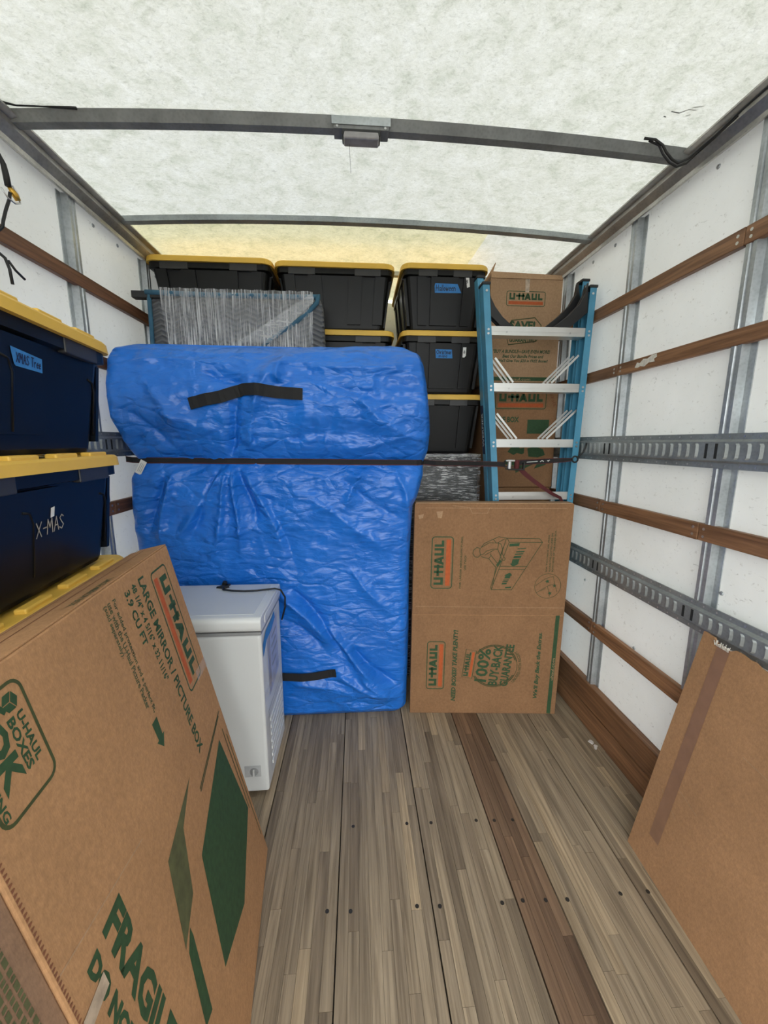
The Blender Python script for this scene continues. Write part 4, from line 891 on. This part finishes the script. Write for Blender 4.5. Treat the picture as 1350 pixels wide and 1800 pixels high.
for z in zs:
    xl_, xr_, yf = lerp(z, XLt), lerp(z, XRt), lerp(z, YFt); x = xl_ + (xr_ - xl_)*tf
    edge = np.minimum(tf, 1 - tf)*(xr_ - xl_); rad = .075; k = np.clip(edge/rad, 0, 1)
    y = yf + rad*(1 - np.sqrt(np.clip(1 - (1 - k)**2, 0, 1)))
    # round the ends: squeeze samples there
    d = disp(x, np.full_like(x, z)); fade = np.clip(edge/.03, .25, 1)*min(1, (z + .01)/.05)
    y = y - d*fade + .012
    top = .006*vnoise(x, x*0, .09, 1, 77) + .014*np.sin(x*5.2 + 1.0)*np.clip((z - 1.7)/.28, 0, 1)*.6 if z > 1.5 else 0
    front = np.stack([x, y, z + top + x*0], 1)
    bx_ = np.linspace(xr_, xl_, nb_); yb_ = np.full(nb_, YB - (2.215 - 2.15)*(1 if z > 1.97 else 0)); back = np.stack([bx_, yb_, np.full(nb_, z)], 1)
    P_.append(np.concatenate([front, back]))
rings = [[V(p) for p in r] for r in P_]
MB().loft(rings, smooth=True).build('plastic_bag', 'bag_blue', mt)
def bag_y(x, z):
    xl_, xr_ = lerp(z, XLt), lerp(z, XRt); e = min(x - xl_, xr_ - x); k = min(1, max(0, e/.075))
    return lerp(z, YFt) + .075*(1 - math.sqrt(max(0, 1 - (1-k)**2))) - float(disp(np.array([x]), np.array([z]))[0])*min(1, max(.25, e/.03)) + .012
hp = [(-.745, 1.712), (-.68, 1.728), (-.60, 1.742), (-.545, 1.764), (-.50, 1.776), (-.44, 1.772), (-.36, 1.764), (-.30, 1.760), (-.243, 1.757)]
hx = np.linspace(-.745, -.243, 26); hz = np.interp(hx, [p[0] for p in hp], [p[1] for p in hp])
MB().ribbon([(x, bag_y(x, z) - .006 - .010*math.sin(math.pi*(x + .745)/.502), z) for x, z in zip(hx, hz)], (0, 0, 1), .052, .004).build('carry_handle', 'webbing_black', mt)
hx = np.linspace(-.52, -.128, 20)
MB().ribbon([(x, bag_y(x, .285) - .006 - .010*math.sin(math.pi*(x + .52)/.392), .285 - .014*math.sin(math.pi*(x + .52)/.392) + .01) for x in hx], (0, 0, 1), .045, .004).build('carry_handle', 'webbing_black', mt)

# ================================================================== RATCHET STRAP
rs = thing('ratchet_strap', 'black and red ratchet strap pulled across the blue bag and the ladder', 'strap', (.8, 2.08, 1.43))
sx = list(np.linspace(-1.085, .345, 60)); zst = lambda x: 1.458 - .013*(x + 1.085)/1.43
path = [(-1.148, 2.06, 1.466), (-1.12, 2.01, 1.462)] + [(x, bag_y(x, zst(x)) - .004, zst(x)) for x in sx]
# smooth the path so the webbing bridges hollows
ys = np.array([p[1] for p in path]); 
for _ in range(6): ys[1:-1] = np.minimum(ys[1:-1], .5*(ys[:-2] + ys[2:]))
path = [(p[0], y - .002, p[2]) for p, y in zip(path, ys)] + [(.40, 2.005, 1.440), (.55, 2.06, 1.436), (.68, 2.106, 1.432), (.76, 2.10, 1.430), (.80, 2.095, 1.428)]
w1 = MB().ribbon(path, (0, 0, 1), .026, .002).build('webbing', 'webbing_black', rs)
MB().ribbon([(x, y - .0015, z - .0125) for x, y, z in path], (0, 0, 1), .0035, .0015).build('webbing_edge', 'webbing_red', w1)
MB().ribbon([(x, y - .0015, z + .0125) for x, y, z in path], (0, 0, 1), .002, .0015).build('webbing_edge', 'webbing_red', w1)
MB().ribbon([(.86, 2.085, 1.438), (.92, 2.088, 1.440), (1.02, 2.092, 1.446), (1.12, 2.085, 1.452), (1.168, 2.078, 1.455)], (0, 0, 1), [.026, .026, .025, .022, .014], .002).build('webbing', 'webbing_black', rs)
MB().ribbon([(.86, 2.0835, 1.451), (1.02, 2.0905, 1.459), (1.12, 2.0835, 1.463), (1.165, 2.0765, 1.462)], (0, 0, 1), .003, .001).build('webbing_edge', 'webbing_red', rs)
MB().ribbon([(.86, 2.0835, 1.426), (1.02, 2.0905, 1.434), (1.12, 2.0835, 1.442), (1.165, 2.0765, 1.449)], (0, 0, 1), .003, .001).build('webbing_edge', 'webbing_red', rs)
lines('webbing_print', [[(.0, 0), (.06, .001)], [(.075, -.002), (.085, .004), (.095, -.002)], [(.115, .001), (.145, .003)], [(.12, -.003), (.13, .006), (.14, -.003)]], .003, Frame((.915, 2.0865, 1.441), (1, .03, .06), (0, 0, 1)), 'sticker', rs, .001)
MB().ribbon([(.875, 2.07, 1.405), (.90, 2.066, 1.380), (.945, 2.062, 1.345), (1.0, 2.064, 1.308), (1.06, 2.075, 1.272), (1.12, 2.09, 1.245), (1.15, 2.10, 1.20)], (.4, 0, 1), [.024, .024, .022, .02, .018, .016, .014], .002).build('loose_tail', 'webbing_red', rs)
rt_ = MB().box((.785, 2.068, 1.414), (.872, 2.078, 1.420)).box((.785, 2.068, 1.444), (.872, 2.078, 1.450)).build('ratchet_frame', 'rubber_black', rs, bevel=.002)
MB().box((.790, 2.058, 1.404), (.868, 2.072, 1.409)).build('ratchet_plate', 'rubber_black', rs, bevel=.002)
MB().cyl((.812, 2.066, 1.402), (0, 0, 1), .011, .054, 12).build('spool', 'bright_steel', rs)
MB().cyl((.852, 2.066, 1.398), (0, 0, 1), .013, .056, 12).build('spool', 'webbing_red', rs)
MB().box((.786, 2.046, 1.446), (.835, 2.060, 1.456)).build('ratchet_handle', 'bright_steel', rs, bevel=.003)
MB().box((.80, 2.044, 1.400), (.885, 2.052, 1.408)).box((.880, 2.044, 1.400), (.888, 2.06, 1.44)).build('release_lever', 'rubber_black', rs, bevel=.002)
MB().tube([V((1.178 + .016*math.cos(t), 2.076, 1.457 + .016*math.sin(t))) for t in np.linspace(0, 2*math.pi, 17)], .0045, 7).build('ring', 'rubber_black', rs)
MB().tube([(1.190, 2.076, 1.466), (1.205, 2.075, 1.480), (1.218, 2.072, 1.495), (1.226, 2.07, 1.52), (1.230, 2.068, 1.545)], .0045, 7).build('wire_hook', 'rubber_black', rs)
ftg = Frame((-1.005, bag_y(-1.0, 1.43) - .016, 1.455), (.50, -.02, .86), (-.86, 0, .5))
MB().add([ftg.p(a, b, 0) for a, b in ((-.07, -.014), (0, -.014), (0, .016), (-.07, .016))], [(0, 1, 2, 3)]).build('care_tag', 'sticker', rs, recalc=False)
lines_each('tag_print', [[(-.058, y), (-.015, y)] for y in (-.007, 0, .007)], .002, ftg, 'freezer_grey', rs, -.001 if ftg.n.y > 0 else .001)

# ================================================================== CHEST FREEZER
fz = thing('chest_freezer', 'white chest freezer standing in front of the blue mattress bag', 'freezer', (-.7, 1.76, 0))
fx0, fx1, fy0, fy1 = -1.0, -.402, 1.535, 1.925
MB().box((fx0, fy0, .018), (fx1, fy1, .762)).build('cabinet', 'freezer_white', fz, bevel=.012, seg=3)
MB().box((fx0 - .002, fy0 - .003, .762), (fx1 + .002, fy1 + .003, .776)).build('gasket_trim', 'freezer_grey', fz, bevel=.004)
prof = rrect(fy1 - fy0 + .028, .062, .022, 5, (fy0 + fy1)/2 - .004, .812)
lidm = MB().prism([V((0, a, b)) for a, b in prof], V((fx0 - .008, 0, 0)), V((fx1 + .006, 0, 0)), True).build('lid', 'freezer_white', fz, bevel=.004)
MB().box((fx1 + .002, fy0 + .05, .792), (fx1 + .0085, fy1 - .05, .826)).build('lid_grip', 'freezer_white', lidm, bevel=.004)
MB().box((fx0 + .03, fy0 + .025, .842), (fx1 - .028, fy1 - .02, .8445)).build('lid_panel', 'freezer_white', lidm, bevel=.002)
for x, y in ((fx0 + .05, fy0 + .05), (fx1 - .05, fy0 + .05), (fx0 + .05, fy1 - .05), (fx1 - .05, fy1 - .05)): MB().cyl((x, y, 0), (0, 0, 1), .02, .02, 10).build('foot', 'rubber_black', fz)
dp = MB().box((-.503, fy0 - .003, .098), (-.433, fy0 + .002, .152)).build('dial_plate', 'grille_grey', fz, bevel=.001)
MB().cyl((-.462, fy0 - .003, .125), (0, -1, 0), .0185, .006, 24, .0165).build('dial', 'freezer_grey', dp)
MB().box((-.4655, fy0 - .017, .110), (-.4585, fy0 - .008, .140)).build('dial_knob', 'freezer_white', dp, bevel=.001)
fs2 = Frame((fx1 + .0004, 0, 0), (0, 1, 0), (0, 0, 1))
for i in range(7): MB().box((fx1 - .001, fy0 + .085, .085 + .036*i), (fx1 + .004, fy1 - .035, .100 + .036*i)).build('vent_slat', 'freezer_white', fz, bevel=.002)
lines_each('vent_frame', [[(fy0 + .065, .07), (fy0 + .055, .345), (fy1 - .02, .345)], [(fy0 + .07, .33), (fy0 + .06, .37), (fy1 - .02, .37)]], .006, fs2, 'grille_grey', fz, .0006)
polys('paper_sheet', [[(fy0 + .10, .42), (fy0 + .30, .44), (fy0 + .30, .735), (fy0 + .09, .70)]], fs2, 'paper_lilac', fz, .001)
lines_each('paper_print', [[(fy0 + .115, .43), (fy0 + .112, .69)], [(fy0 + .135, .44), (fy0 + .133, .69)]], .006, fs2, 'brass', fz, .0015)
lines_each('paper_print', [[(fy0 + .17, .53), (fy0 + .25, .535)], [(fy0 + .17, .58), (fy0 + .28, .588)], [(fy0 + .17, .62), (fy0 + .26, .63)], [(fy0 + .18, .66), (fy0 + .27, .67)]], .014, fs2, 'freezer_grey', fz, .0015)
polys('blue_tape', [[(fy0 + .016, .655), (fy0 + .016, .712), (fy0 + .08, .745), (fy0 + .19, .748), (fy0 + .25, .760), (fy0 + .26, .722), (fy0 + .18, .700), (fy0 + .085, .698)]], fs2, 'painters_tape', fz, .002)
polys('clear_tape', [[(fy0 + .0, .45), (fy0 + .34, .46), (fy0 + .34, .505), (fy0 + .0, .49)]], fs2, 'clear_tape', fz, .003)
zt = .8445
cord = MB().tube([(-.655, 1.905, zt + .004), (-.630, 1.895, zt + .008), (-.628, 1.885, zt + .012), (-.640, 1.868, zt + .008), (-.652, 1.852, zt + .006), (-.645, 1.835, zt + .006), (-.60, 1.818, zt + .006), (-.54, 1.808, zt + .006), (-.48, 1.812, zt + .006), (-.43, 1.822, zt + .007), (-.40, 1.828, zt + .008), (-.375, 1.838, zt - .004), (-.36, 1.86, zt - .05), (-.37, 1.90, zt - .12), (-.395, 1.932, zt - .20)], .0045, 7).build('power_cord', 'rubber_black', fz)
MB().hexa([V(p) for p in ((-.690, 1.866, zt + .0005), (-.648, 1.852, zt + .0005), (-.625, 1.874, zt + .0005), (-.668, 1.890, zt + .0005), (-.686, 1.867, zt + .010), (-.650, 1.855, zt + .010), (-.630, 1.873, zt + .010), (-.668, 1.886, zt + .010))]).build('plug', 'rubber_black', cord, bevel=.002)
MB().cyl((-.662, 1.905, zt + .0005), (.3, -.2, 1), .013, .022, 10, .010).build('plug', 'rubber_black', cord)
bpy.context.view_layer.update()
